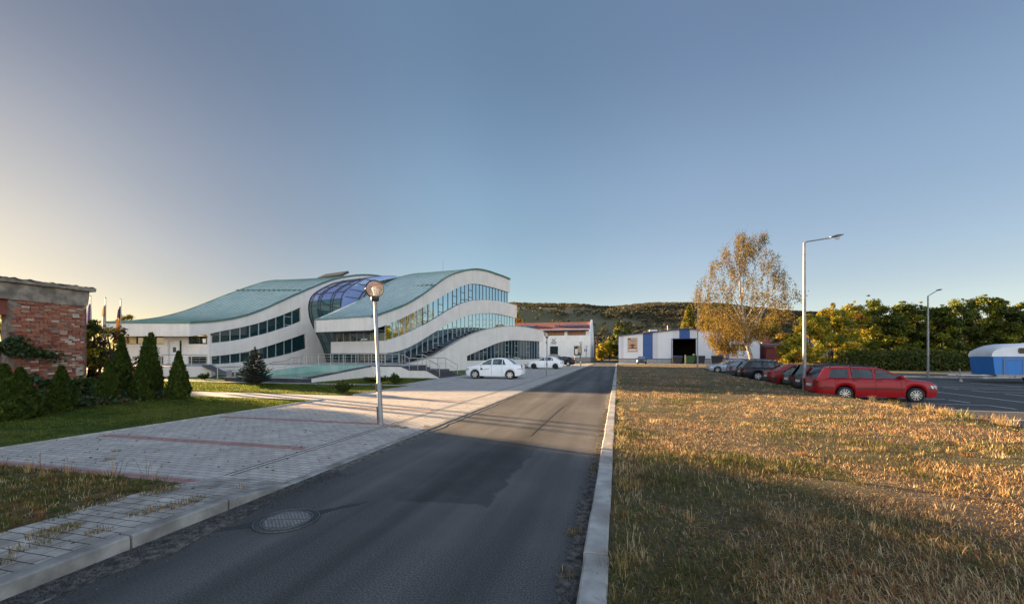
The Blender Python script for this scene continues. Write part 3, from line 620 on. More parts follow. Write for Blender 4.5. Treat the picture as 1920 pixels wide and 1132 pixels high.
fplate('door_pane', [(3.42, 2.0), (3.72, 2.0), (3.72, 2.4), (3.65, 2.5), (3.49, 2.5), (3.42, 2.4)], M['frame_dark'], 0.02, 0.285, dr)
fplate('door', [(2.65, .86), (3.1, .86), (3.1, 3.15), (2.65, 3.15)], M['glass_dark'], 0.05, 0.34)
lg = MB()
for a in (-0.5, 0.5): lg.plate([[(4.9+a*.3-.03, 2.0), (4.9+a*.3+.03, 2.0), (4.9-a*.3+.03, 2.35), (4.9-a*.3-.03, 2.35)]], fr((EA-.02, -7.5), -0.012), 0.008)
lg.plate([[(4.72, 1.92), (5.08, 1.92), (5.08, 1.97), (4.72, 1.97)]], fr((EA-.02, -7.5), -0.012), 0.008)
lg.plate([[(4.72, 2.38), (5.08, 2.38), (5.08, 2.42), (4.72, 2.42)]], fr((EA-.02, -7.5), -0.012), 0.008); lg.build('wall_emblem', M['frame_dark'], office)
fplate('window_notice', [(.45, 2.9), (.75, 2.9), (.75, 3.3), (.45, 3.3)], M['white_paint'], 0.01, 0.17)
MB().box((EA-2.6, 8.6, 12.3), (4.4, 1.5, 0.3), rx=0.5).build('roof_hatch', M['frame_dark'], office)
# --- glass vault between the wings
VR = resample(VP, 40)
mb = MB(); e0, e1 = EA-.0, EB+.05
nrow = 15; rows = resample(VP, nrow+1)
for i in range(len(VR)-1):
    (s, h), (s2, h2) = VR[i], VR[i+1]
    mb.add([(e0, s+.1, h), (e1, s+.1, h), (e1, s2+.1, h2), (e0, s2+.1, h2)], [(0, 1, 2, 3)], 0 if h2 > 7.6 else 1)  # upper glass blue, lower dark: mirrored sky and ground put into the colour
mb.plate([VR], side(e1), .05, 0)
vault = mb.build('glass_vault', [M['glass_blue'], M['glass_teal']], office, smooth=40)
mb = MB()
for (s, h) in rows: mb.box(((e0+e1)/2, s+.06, h), (e1-e0, 0.05, 0.05))
for ee in (-13.6, -12.45, -12.05, -10.3, -9.9, -8.6):
    mb.tube([(ee, s+.06, h+.03) for s, h in VR], 0.035, 6)
for sh in (2.2, 2.7, 5.0, 5.5):
    q = [(s+sh, h) for s, h in VR if h < interp(s+sh, [p[0] for p in VP[::-1] if p[1] > 9], [p[1] for p in VP[::-1] if p[1] > 9])-.1 and s+sh < 14 and h > 5]
    if len(q) > 3: mb.tube([(e1+.05, s, h) for s, h in q], .075, 6)
for hh in (8.3, 9.2, 10.0, 10.7):
    sf = interp(hh, [p[1] for p in VP[::-1] if p[1] > 7.3 and p[0] < 9], [p[0] for p in VP[::-1] if p[1] > 7.3 and p[0] < 9]); mb.bx(e1, e1+.06, sf+.15, 12.5, hh-.035, hh+.035)
mb.build('vault_rib', M['frame_dark'], vault)
MB().tube([(-4.5, 16.5, 13), (-4.5, 16.5, 14.6)], 0.02, 6).build('antenna', M['galvanised'], office)
MB().box((3.9, 32.4, 3.7), (0.1, 0.1, 0.3)).box((3.7, 32.4, 4.9), (.12, .12, .3)).build('wall_camera', M['frame_dark'], office)
# ================================================================ terrace, basin, steps, railings in front of the office
def C2(px, z): # camera plan coordinates -> world
    c, s = math.cos(YAW), math.sin(YAW); xc = (px-960)/780*z
    return (xc*c-z*s, xc*s+z*c)
def xy(u, v, d): return (u, v, d)
tr = thing('entrance_terrace', 'raised white terrace with grey slabs along the front of the wave shaped office', 'terrace', (0, 0, 0))
mb = MB(); mb.slab([(-25.9, 29.86), (-18.4, 29.86), (-18.4, 28.4), (-15.85, 28.4), (-15.85, 32.15), (-19.15, 34.95), (-22.2, 36.4), (-30.5, 38.5), (-33, 34), (-31.5, 30.5)], 0.0, 0.87)
mb.build('base', M['render_white'], tr)
MB().slab([(-25.85, 29.9), (-18.38, 29.9), (-18.38, 28.44), (-15.86, 28.44), (-15.86, 32.1), (-19.2, 34.9), (-22.2, 36.3), (-30.4, 38.4), (-33, 34.1), (-31.4, 30.6)], 0.86, 0.9).build('paving', M['concrete'], tr)
mb = MB()
for k, (y, h) in enumerate(((29.0, .75), (27.6, .6), (26.0, .45), (24.4, .3), (22.8, .15))): mb.bx(-25.9, -24.83, y, y+1.6 if k else 29.85, 0, h)
mb.build('stepped_walk', M['dark_stone'], tr)
pa = [C2(228, 33.5), C2(396, 32.4), C2(404, 36), C2(400, 39.8), C2(225, 41)]
wt = thing('side_terrace', 'white raised platform before the office side door behind the thujas', 'terrace', (0, 0, 0))
MB().slab(pa, 0, .84).build('base', M['render_white'], wt)
cx = sum(p[0] for p in pa)/5; cy = sum(p[1] for p in pa)/5
MB().slab([(p[0]*.992+cx*.008, p[1]*.992+cy*.008) for p in pa], .83, .86).build('paving', M['concrete'], wt)
a, b = Vector((*C2(378, 32.3), .88)), Vector((*C2(427, 30.5), .06)); d = (b-a)
MB().add([a, b, b+Vector((0, 0, .09)), a+Vector((0, 0, .09)), a+Vector((.3, .5, 0)), b+Vector((.3, .5, 0)), b+Vector((.3, .5, .09)), a+Vector((.3, .5, .09))],
         [(0, 1, 2, 3), (4, 5, 6, 7), (3, 2, 6, 7), (0, 1, 5, 4), (0, 3, 7, 4), (1, 2, 6, 5)]).build('ramp_coping', M['dark_stone'], wt)
for k in range(5):
    p = C2(246-k*1.5, 33.2-k*0.35); MB().box((p[0], p[1], .07+.08*(4-k)), (1.6, .4, .14+.16*(4-k)), YAW).build('step', M['dark_stone'], wt)
# basin: a cascade between two sloping walls
bs = thing('fountain_basin', 'sloping teal fountain basin with dark stone rim before the office', 'fountain', (-21.5, 25.7, 0))
X0, X1, Y0, Y1 = -3.25, 3.1, -4.08, 4.12
mb = MB(); mb.bx(X0, X1+.0, Y0, Y0+.32, 0, .29); mb.build('front_wall', M['dark_stone'], bs)
MB().bx(X0-.02, X1+.02, Y0-.03, Y0+.42, .29, .335).build('front_coping', M['concrete'], bs)
def slopewall(x0, x1, m, name, cop=True):
    mb = MB(); mb.plate([[(Y0+.33, 0), (Y1, 0), (Y1, .86), (2.9, .86), (Y0+.33, .28)]], lambda u, v, dd: (x0+dd, u, v), x1-x0); q = mb.build(name, m, bs)
    if cop:
        mb = MB(); mb.plate([[(Y0-.02, .30), (2.9, .862), (Y1+.02, .862), (Y1+.02, .93), (2.9, .93), (Y0-.02, .365)]], lambda u, v, dd: (x0-.04+dd, u, v), x1-x0+.08); mb.build('coping', M['dark_stone'], q)
slopewall(X1-.3, X1, M['render_white'], 'side_wall')
slopewall(X0, X0+.28, M['teal_tile'], 'side_wall', False)
MB().bx(X0+.28, X1-.3, Y1-.25, Y1, 0, .9).build('back_wall', M['teal_tile'], bs)
mb = MB(); mb.add([(X0+.28, Y0+.33, .18), (X1-.3, Y0+.33, .18), (X1-.3, Y1-.25, .34), (X0+.28, Y1-.25, .34)], [(0, 1, 2, 3)]); mb.build('basin_floor', M['basin_water'], bs)
# entrance steps climbing towards the office
st = thing('entrance_steps', 'dark stone entrance steps with white cheek wall rising to the terrace', 'steps', (-12.65, 28.3, 0))
mb = MB()
for k in range(4): mb.bx(-.28*(k+1), -.28*k, .14, 3.8, 0, .15*(k+1)-.003)
mb.bx(-2.55, -1.12, .14, 3.8, 0, .597); mb.bx(-2.85, -2.55, .14, 3.8, 0, .74); mb.bx(-3.15, -2.85, .14, 3.8, 0, .897); mb.build('treads', M['dark_stone'], st)
MB().plate([[(-.02, .0), (-.02, .05), (-1.1, .58), (-2.5, .58), (-3.2, .86), (-5.45, .86), (-5.45, 0)]], lambda u, v, d: (u, d, v), .13).build('cheek_wall', M['render_white'], st)
MB().plate([[(-.0, .06), (-1.1, .6), (-2.5, .6), (-3.2, .88), (-5.46, .88), (-5.46, .945), (-3.22, .945), (-2.52, .665), (-1.12, .665), (0, .125)]], lambda u, v, d: (u, -.03+d, v), .19).build('coping', M['dark_stone'], st)
def railing(label, runs, post_step=1.25, bars=3, hh=.9, off=0):
    """runs: list of base polylines (x, y, z)"""
    c = Vector(runs[0][0]); t = thing('handrail', label, 'railing', c, 0, 'steel handrails round the office terrace')
    for run in runs:
        P = [Vector(p)-c for p in run]; up = Vector((0, 0, 1))
        MB().tube([p+up*hh for p in P], .034, 6).build('top_rail', M['steel'], t)
        mb = MB()
        for k in range(bars): mb.tube([p+up*(hh*(k+1)/(bars+1)) for p in P], .012, 5)
        mb.build('wire', M['steel'], t)
        for p, q in zip(P[:-1], P[1:]):
            n = max(1, round((q-p).length/post_step))
            for i in range(n+1 if q is P[-1] else n):
                b = p.lerp(q, i/n); MB().tube([b, b+up*hh], .028, 6).build('post', M['steel'], t)
    return t
railing('long steel handrail on the terrace edge behind the teal basin', [[(-25.6, 29.95, .9), (-18.45, 29.95, .9), (-18.45, 28.5, .9), (-16.0, 28.45, .9)]], 1.1)
railing('stepped steel handrail down the walk left of the basin', [[(-25.8, 22.0, .02), (-25.8, 25.9, .06), (-25.8, 26.6, .3), (-25.8, 27.9, .35), (-25.8, 28.5, .62), (-25.8, 29.3, .62), (-25.8, 29.9, .9)]], 1.2)
railing('near steel handrail on the cheek wall of the entrance steps', [[(-15.8, 28.45, .9), (-15.2, 28.45, .6), (-13.8, 28.45, .6), (-12.75, 28.45, .05)]], .9, 1)
railing('far steel handrail beside the entrance steps', [[(-15.9, 32.0, .9), (-15.2, 32.0, .6), (-13.8, 32.0, .6), (-12.75, 32.0, .05)]], .9, 1)
railing('steel handrail in front of the office side door', [[(*C2(302, 33.2), .86), (*C2(388, 32.6), .86)]], 1.2)
railing('sloping steel handrail on the side stairs behind the tall thujas', [[(*C2(236, 33.6), .2), (*C2(262, 33.6), .86), (*C2(298, 33.4), .86)]], .9, 2)
tag(MB().box((0, 0, .3), (.22, .22, .6)).box((0, 0, .62), (.26, .26, .05)).build('bollard', M['concrete'], loc=(*C2(429.5, 29.5), 0)), 'small grey post beside the left end of the basin', 'bollard')
# ================================================================ ruined brick building
bm_ = [mat('brick_a', (0.40, 0.14, 0.085), (0.28, 0.085, 0.052), scale=26, rough=.95, bump=.6), mat('brick_b', (0.46, 0.195, 0.12), (0.35, 0.14, 0.085), scale=26, rough=.95, bump=.6),
       mat('brick_c', (0.27, 0.08, 0.06), (0.19, 0.055, 0.042), scale=26, rough=.95, bump=.6), mat('brick_d', (0.54, 0.36, 0.26), (0.40, 0.24, 0.17), scale=26, rough=.95, bump=.6),
       mat('brick_e', (0.62, 0.53, 0.45), (0.5, 0.39, 0.32), scale=26, rough=.95, bump=.6)]
mat('mortar', (0.27, 0.21, 0.17), (0.13, 0.09, 0.07), scale=5, rough=1, bump=.9, bscale=25)
mat('old_concrete', (0.40, 0.34, 0.275), (0.17, 0.145, 0.12), scale=2.6, rough=1, bump=.7, bscale=16, c3=(0.13, 0.112, 0.095), s3=1.7, detail=11)
mat('black_crust', (0.05, 0.047, 0.045), (0.1, 0.095, 0.09), scale=4, rough=1, bump=.8, bscale=30)
rb = thing('ruined_building', 'roofless red brick ruin with crumbling concrete cornice behind the thujas', 'ruin', (-21.1, 12.25, 0))
rr = random.Random(4)
mb = MB(); YB = -2.25     # pier between the opening and the corner, in real bricks
mb.bx(-.42, -.03, YB, -.06, 0, 3.8); mb.bx(-.42, -.03, -3.4, YB, 0, 1.2)
mb.build('wall_core', M['mortar'], rb)
mb = MB(); z = 0.02; row = 0
while z < 3.76:
    y = -3.4+(0 if row % 2 else .125); jag = rr.uniform(-.16, .03) if z < 3.6 else 0
    end = -.02+jag*.9
    while y < end-.04:
        L = .24 if rr.random() > .3 else .115
        L = min(L, end-y)
        if not (z > 1.2 and y < YB-.02):
            pale = .2+.5*max(0, min(1, (2.3-z)/1.6))*(.4+.6*min(1, (y+2.3)/1.8)) + (.45 if y > -.55 and z < 2.4 else (.15 if y > -.5 else 0))
            q = rr.random()
            mi = (3 if rr.random() < .5 else 4) if q < pale*.62 else rr.choice((0, 0, 1, 1, 2, 0, 2) if z < 2.6 else (0, 1, 1, 0, 2, 1))
            dx = rr.gauss(0, .016)
            if rr.random() < .07: dx = -.045
            if rr.random() > .035: mb.box((-.045+dx, y+L/2+rr.gauss(0, .006), z+.0325), (.11, L-.014*rr.uniform(.5, 2.4), .062*rr.uniform(.78, 1.06)), rz=rr.gauss(0, .03), rx=rr.gauss(0, .012), mi=mi)
        y += L+.004
    z += .0775; row += 1
mb.build('brickwork', bm_, rb)
def far_brick():
    m = paver_mat('brick_plain', (.33, .14, .09), (.26, .1, .065), (.34, .29, .25), .25, .077)
    L = m.node_tree.links; br = [n for n in m.node_tree.nodes if n.type == 'TEX_BRICK'][0]; tc = [n for n in m.node_tree.nodes if n.type == 'TEX_COORD'][0]
    sp = node(m, 'ShaderNodeSeparateXYZ'); ad = node(m, 'ShaderNodeMath'); cb = node(m, 'ShaderNodeCombineXYZ')
    L.new(tc.outputs['Object'], sp.inputs[0]); L.new(sp.outputs[0], ad.inputs[0]); L.new(sp.outputs[1], ad.inputs[1]); L.new(ad.outputs[0], cb.inputs[0]); L.new(sp.outputs[2], cb.inputs[1]); L.new(cb.outputs[0], br.inputs[0])
    return m
fb = far_brick()
mb = MB(); yz = lambda u, v, d: (-.42+d, u, v)
mb.plate([[(-21, 0), (-3.4, 0), (-3.4, 1.2), (-3.9, 1.2), (-3.9, 3.78), (-21, 3.78)], [(-8.2, 1.2), (-6.9, 1.2), (-6.9, 3.1), (-8.2, 3.1)]], yz, .42)
a = math.atan2(4.75, -8.9)
def sidew(u, v, d): return (math.cos(a)*u+math.sin(a)*d-.42*0, math.sin(a)*u-math.cos(a)*d, v)
mb.plate([[(.3, 0), (10.1, 0), (10.1, 4.5), (9.6, 4.75), (9.2, 4.4), (8.9, 4.8), (8.3, 4.7), (7.9, 4.1), (7.5, 4.2), (7.2, 4.7), (6.5, 4.6), (6.2, 4.1), (5.6, 4.0), (5.2, 4.5), (4.3, 4.4), (3.9, 3.9), (.3, 3.8)], [(8.35, 3.3), (8.75, 3.3), (8.75, 4.2), (8.35, 4.2)], [(6.6, 3.1), (7.0, 3.1), (7.0, 4.0), (6.6, 4.0)], [(4.6, 2.8), (5.0, 2.8), (5.0, 3.7), (4.6, 3.7)]], sidew, -.4)  # unseen side and back walls, ragged tops and slots shaped to streak sunlight
mb.plate([[(-20, 0), (4.7, 0), (4.7, 4.6), (4.2, 4.8), (3.9, 4.3), (3.4, 4.4), (3.1, 4.9), (2.4, 4.9), (1.9, 4.7), (1.3, 4.8), (.9, 5.0), (.1, 4.8), (-.4, 4.3), (-1.0, 4.9), (-2.2, 5.0), (-2.6, 4.4), (-3.4, 5.0), (-5, 5.2), (-5.6, 4.6), (-7, 5.0), (-12, 4.9), (-20, 4.6)], [(.9, 2.4), (2.9, 2.4), (2.9, 4.6), (.9, 4.6)]], lambda u, v, d: (-9.1+d, u, v), .4)
mb.build('wall', fb, rb)
def jag(y0, y1, n, z, amp, seed): r2 = random.Random(seed); return [(y0+(y1-y0)*i/n, z+r2.uniform(-amp, amp)) for i in range(n+1)]
mb = MB(); low = jag(-21, .0, 90, 3.76, .025, 1); top = jag(.06, -21, 90, 4.36, .012, 2)
mb.plate([low+[(.02, 3.9), (.06, 4.2)]+top], lambda u, v, d: (-.45+d, u, v), .49); mb.build('cornice', M['old_concrete'], rb)
mb = MB(); low = jag(-21, .2, 70, 4.37, .006, 3); top = jag(.22, -21, 120, 4.49, .045, 5)
mb.plate([low+top], lambda u, v, d: (-.5+d, u, v), .68); mb.build('cornice_lip', M['old_concrete'], rb)
mb = MB(); top = jag(.22, -6, 60, 4.545, .03, 8)
mb.plate([[(-6, 4.47), (.2, 4.47)]+top], lambda u, v, d: (-.3+d, u, v), .42); mb.build('roof_crust', M['black_crust'], rb)
mb = MB(); mb.plate([[(-3.45, 3.2), (-2.2, 3.2), (-2.2, 3.77), (-3.45, 3.77)]], lambda u, v, d: (-.43+d, u, v), .3); mb.build('lintel', M['brick_c'], rb)
# ================================================================ white office with the red tile roof
tm = mat('red_tile', (.27, .055, .045), (.2, .04, .034), scale=2, rough=.8, c3=(.3, .075, .06), s3=.6)
t_ = tm.node_tree; wv = node(tm, 'ShaderNodeTexWave'); wv.inputs['Scale'].default_value = 1.6; wv.bands_direction = 'X'; tcx = node(tm, 'ShaderNodeTexCoord'); t_.links.new(tcx.outputs['Object'], wv.inputs[0])
bpx = node(tm, 'ShaderNodeBump'); bpx.inputs['Distance'].default_value = .05; t_.links.new(wv.outputs['Fac'], bpx.inputs['Height']); t_.links.new(bpx.outputs[0], t_.nodes['Principled BSDF'].inputs['Normal'])
mat('plinth_tile', (.33, .3, .29), (.27, .25, .24), scale=2, rough=.8)
mat('wood_screen', (.34, .17, .08), (.22, .1, .045), scale=3, rough=.7, stretch=(3, 1, .3))
mat('window_frame_white', (.75, .75, .74), (.7, .7, .69), scale=3, rough=.5)
wo = thing('tile_roof_building', 'white two storey building with red tiled roof and roof windows beside the road', 'building', (-6.05, 97, 0))
XL = -27
MB().bx(XL, 0, .0, 13.6, .0, 6.2).build('wall', M['office_white'], wo)
MB().bx(XL, -.35, .35, 13.3, 6.2, 7.7).build('upper_wall', M['office_white'], wo)
MB().bx(XL, .06, -.05, 13.66, 0, 1.15).build('plinth', M['plinth_tile'], wo)
MB().plate([[(0, 6.2), (13.6, 6.2), (13.6, 6.4), (8.4, 10.15), (7.2, 10.3), (5.8, 10.1), (.9, 7.0), (0, 6.9)]], lambda u, v, d: (-.35+d, u, v), .37).build('gable', M['office_white'], wo)
rf = MB().add([(XL-.3, -.35, 7.3), (-.37, -.35, 7.3), (-.37, 6.9, 9.8), (XL-.3, 6.9, 9.8), (-.37, 13.9, 7.3), (XL-.3, 13.9, 7.3), (XL-.3, -.35, 7.15), (-.37, -.35, 7.15)], [(0, 1, 2, 3), (3, 2, 4, 5), (6, 7, 1, 0)]).build('roof', M['red_tile'], wo)
MB().tube([(XL-.3, -.45, 7.22), (-.37, -.45, 7.22)], .09, 8).build('gutter', M['frame_dark'], wo)
gi = math.atan2(2.5, 7.25)
def skyl(x, v=.52):
    y = -.35+7.25*v; z = 7.3+2.5*v
    f = MB().box((x, y, z+.06), (1.12, 1.35, .12), rx=gi).build('roof_window', M['frame_dark'], wo)
    MB().box((x, y-.02, z+.13), (.86, 1.1, .04), rx=gi).build('pane', M['glass_sky'], f)
for px in (1045, 1060, 1067.5, 1075, 1083, 1090.5, 1098): skyl(C2(px, 99)[0]+6.05-.2)
for px in (971, 984, 992, 999): skyl(C2(px, 101.5)[0]+6.05)
for px in (1068, ): MB().tube([(C2(1071, 99)[0]+6.05, -.2, 6.2), (C2(1071, 99)[0]+6.05, -.4, 7.2)], .05, 6).build('downpipe', M['frame_dark'], wo)
def win(x0, x1, z0, z1, gl, frm, y=-.02, bars=2):
    w_ = MB().bx(x0, x1, y, y+.06, z0, z1).build('window', gl, wo)
    mb = MB(); mb.bx(x0-.08, x1+.08, y-.05, y, z0-.09, z0); mb.bx(x0-.08, x1+.08, y-.05, y, z1, z1+.09); mb.bx(x0-.08, x0, y-.05, y, z0, z1); mb.bx(x1, x1+.08, y-.05, y, z0, z1)
    for k in range(1, bars): xx = x0+(x1-x0)*k/bars; mb.bx(xx-.03, xx+.03, y-.04, y, z0, z1)
    mb.build('frame', frm, w_)
X = lambda px: C2(px, 98.5)[0]+6.05
win(X(1026), X(1058.7), 6.28, 7.05, M['wood_screen'], M['frame_dark'], .33, 4); win(X(1066), X(1099), 6.28, 7.05, M['wood_screen'], M['frame_dark'], .33, 5)
win(X(1033), X(1047), 1.9, 3.6, M['glass_dark'], M['frame_dark'], -.02, 2); win(X(1079), X(1091.5), 1.65, 3.65, M['glass_dark'], M['frame_dark'], -.02, 2)
MB().bx(X(1080), X(1084.8), -.08, -.05, 1.8, 3.05).build('window_poster', M['white_paint'], wo)
MB().slab([(X(1019), -.05), (X(1068), -.05), (X(1060), -3.2), (X(1026), -3.2)], 0, .55).plate([[(X(1022), .55), (X(1034), 1.8), (X(1047), 1.8), (X(1060), .55)]], lambda u, v, d: (u, -.06-d, v), 1.5).build('entrance_ramp', M['plinth_tile'], wo)
e_ = MB(); zc = 5.05; xc_ = X(1039.3)
for sg in (-1, 1): e_.box((xc_, -.04, zc), (1.15, .05, .1), ry=sg*.75)
e_.box((xc_, -.04, zc-.52), (1.25, .05, .2)); e_.box((xc_, -.04, zc-.83), (1.1, .05, .07))
for k in range(4): e_.box((xc_-.5+.33*k, -.07, zc-.52), (.06, .02, .2), mi=1)
e_.build('wall_emblem', [M['frame_dark'], M['office_white']], wo)
MB().bx(.02, .08, 5.2, 8.0, 1.3, 4.0).build('side_panel', mat('panel_blue', (.25, .33, .45), (.2, .27, .38), scale=3, rough=.4), wo)
# ================================================================ sheet-metal hall in white and blue
wm = mat('panel_white', (.72, .74, .78), (.67, .69, .73), scale=.4, rough=.5); mat('panel_grey', (.6, .6, .65), (.56, .56, .6), scale=.4, rough=.5)
mat('panel_deepblue', (.012, .085, .3), (.01, .07, .25), scale=.6, rough=.45); mat('trim_blue', (.012, .05, .17), (.01, .04, .14), scale=1, rough=.45)
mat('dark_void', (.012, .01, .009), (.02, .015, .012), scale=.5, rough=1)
wh = thing('metal_hall', 'white sheet metal hall with blue stripes and wide dark doorway', 'warehouse', (.2, 85.5, 0))
Wd = 25.2; rh = lambda x: 5.5+(6.78-5.5)*(1-abs(x-12.4)/12.8)
segs = [(0, .35, 0), (.35, .95, 1), (.95, 4.6, 0), (4.6, 6.45, 2), (6.45, 7.4, 1), (7.4, 9.85, 0), (9.85, 10.1, 0), (10.1, 11.3, 1), (11.3, 13.2, 2), (13.2, 14.3, 1), (14.3, 17.0, 0), (17.0, 18.05, 1), (18.05, 20.0, 2), (20.0, 21.0, 1), (21.0, 25.2, 0)]
DX0, DX1, DZ = 10.0, 14.45, 4.75
mb = MB()
for (x0, x1, c) in segs:
    xm = [x0, x1] if not (x0 < 12.4 < x1) else [x0, 12.4, x1]
    lo = DZ if (x0 >= DX0 and x1 <= DX1) else .95
    mb.plate([[(x0, lo), (x1, lo)]+[(x, rh(x)) for x in xm[::-1]]], lambda u, v, d: (u, d, v), .12, c)
    if lo < 1:     # standing ribs of the sheeting
        x = x0+.1
        while x < x1-.05: mb.bx(x, x+.045, -.018, 0, .96, rh(x)-.05, c); x += .3
mb.bx(DX0-.0, 10.1, .13, .2, .95, DZ, 0)
mb.build('front_wall', [M['panel_white'], M['panel_grey'], M['panel_deepblue']], wh)
mb = MB(); mb.bx(0, .12, .12, 38, .95, 5.48); mb.bx(Wd-.12, Wd, .12, 38, .95, 5.48); mb.bx(0, Wd, 37.9, 38, 0, 5.4); mb.build('side_wall', M['panel_white'], wh)
MB().add([(-.25, -.3, 5.52), (12.4, -.3, 6.82), (Wd+.25, -.3, 5.52), (-.25, 38.3, 5.52), (12.4, 38.3, 6.82), (Wd+.25, 38.3, 5.52), (-.25, -.3, 5.34), (12.4, -.3, 6.62), (Wd+.25, -.3, 5.34), (-.25, 38.3, 5.34), (Wd+.25, 38.3, 5.34)], [(0, 1, 4, 3), (1, 2, 5, 4), (6, 7, 1, 0), (7, 8, 2, 1), (6, 0, 3, 9), (2, 8, 10, 5)]).build('roof', M['trim_blue'], wh)
MB().bx(-.02, DX0, -.05, -.005, .88, .97).bx(DX1, Wd, -.05, -.005, .88, .97).bx(DX0-.12, DX0, -.05, .2, .0, DZ).bx(DX1, DX1+.12, -.05, .2, 0, DZ).bx(DX0-.12, DX1+.12, -.05, .2, DZ, DZ+.1).bx(-.08, .0, -.06, .15, .9, 5.45).bx(Wd, Wd+.1, -.06, .15, .9, 5.45).build('trim', M['trim_blue'], wh)
MB().bx(0, DX0-.12, .02, .3, 0, .88).bx(DX1+.12, Wd, .02, .3, 0, .88).build('plinth', M['concrete'], wh)
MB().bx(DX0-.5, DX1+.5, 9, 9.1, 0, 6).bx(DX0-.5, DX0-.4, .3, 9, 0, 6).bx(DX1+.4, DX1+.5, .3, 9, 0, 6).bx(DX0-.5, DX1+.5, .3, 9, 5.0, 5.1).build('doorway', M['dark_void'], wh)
ban = MB().bx(1.72, 3.6, -.045, -.01, 2.25, 5.05).build('banner', mat('banner_tan', (.52, .35, .25), (.46, .3, .21), scale=1.2, rough=.7), wh)
hb = MB(); hb.plate([[(1.95, 3.45), (3.35, 3.45), (3.2, 3.62), (2.9, 3.72), (2.68, 3.9), (2.4, 3.72), (2.1, 3.62)]], lambda u, v, d: (u, -.052+d, v), .006)
hb.plate([[(2.4, 3.1), (2.9, 3.1), (2.85, 3.44), (2.45, 3.44)]], lambda u, v, d: (u, -.052+d, v), .006); hb.bx(1.9, 3.45, -.052, -.046, 2.9, 3.08); hb.bx(1.8, 2.3, -.052, -.046, 4.65, 4.95); hb.bx(2.2, 3.2, -.052, -.046, 4.38, 4.46); hb.build('banner_print', mat('print_brown', (.13, .07, .05), (.1, .05, .035), scale=2, rough=.7), ban)
MB().bx(1.9, 3.4, -.052, -.046, 2.6, 2.78).build('banner_strip', M['white_paint'], ban)
w_ = MB().bx(20.6, 22.9, -.02, .03, 2.5, 3.6).build('window', M['glass_dark'], wh)
MB().bx(20.5, 20.6, -.05, 0, 2.4, 3.7).bx(22.9, 23, -.05, 0, 2.4, 3.7).bx(21.7, 21.8, -.05, 0, 2.4, 3.7).bx(20.6, 22.9, -.05, 0, 3.6, 3.7).bx(20.6, 22.9, -.05, 0, 2.4, 2.5).build('frame', M['window_frame_white'], w_)
MB().box((7.0, 6, 6.75), (1.6, 1.2, .25)).tube([(9.4, 2, 6.3), (9.4, 2, 7.5)], .06, 6).build('roof_vent', M['panel_white'], wh)
# red shed and far houses
mat('barn_red', (.2, .045, .035), (.14, .03, .025), scale=3, rough=.9); mat('old_roof', (.2, .16, .15), (.14, .11, .1), scale=2, rough=.9)
def house(name, label, x, y, wx, dy, hw, hr, wallm, roofm, rz=0, wins=2, z=0, grp=None):
    h = thing(name, label, 'house', (x, y, z), rz, grp)
    mb = MB(); mb.bx(-wx/2, wx/2, -dy/2, dy/2, 0, hw); mb.plate([[(-dy/2, hw), (dy/2, hw), (0, hr-.1)]], lambda u, v, d: (-wx/2+d, u, v), wx); mb.build('wall', M[wallm], h)
    MB().add([(-wx/2-.3, -dy/2-.4, hw-.25), (wx/2+.3, -dy/2-.4, hw-.25), (wx/2+.3, 0, hr), (-wx/2-.3, 0, hr), (wx/2+.3, dy/2+.4, hw-.25), (-wx/2-.3, dy/2+.4, hw-.25)], [(0, 1, 2, 3), (3, 2, 4, 5)]).build('roof', M[roofm], h)
    for k in range(wins):
        xx = -wx/2+wx*(k+.5)/wins; MB().bx(xx-.55, xx+.55, -dy/2-.03, -dy/2+.02, hw-2.1, hw-.8).build('window', M['glass_dark'], h)
    return h
p = C2(1446, 80); house('shed', 'dark red shed with thin flat roof right of the birch trunk', p[0], p[1], 5, 5, 3.4, 3.9, 'barn_red', 'old_roof', YAW, 0)
p = C2(1131, 235); house('house', 'small white house at the foot of the hill', p[0], p[1], 9, 8, 6.5, 9.5, 'office_white', 'old_roof', .1, 2, 2)
p = C2(1470, 150); house('house', 'grey house with low roof behind the yellow hedge', p[0], p[1], 26, 9, 5.2, 8.6, 'old_concrete', 'old_roof', .2, 4)
p = C2(1440, 135); house('house', 'small house with red roof behind the sheet metal hall', p[0], p[1], 8, 8, 4.8, 8, 'office_white', 'red_tile', .3, 2)
ob = thing('old_building', 'weathered grey masonry building end beside the far road', 'building', (-8.2, 114, 0))
MB().bx(-8, 1.2, 0, 8, 0, 6.2).bx(-8, 1.7, 8, 16, 0, 5.2).build('wall', M['mortar'], ob); MB().bx(-8.2, 1.5, -.3, 8.2, 6.2, 6.5).bx(-8.2, 2.0, 8.2, 16.2, 5.2, 5.5).build('roof', M['old_roof'], ob)
MB().bx(1.19, 1.25, 2, 4, 1.5, 3.5).build('window', M['frame_dark'], ob)
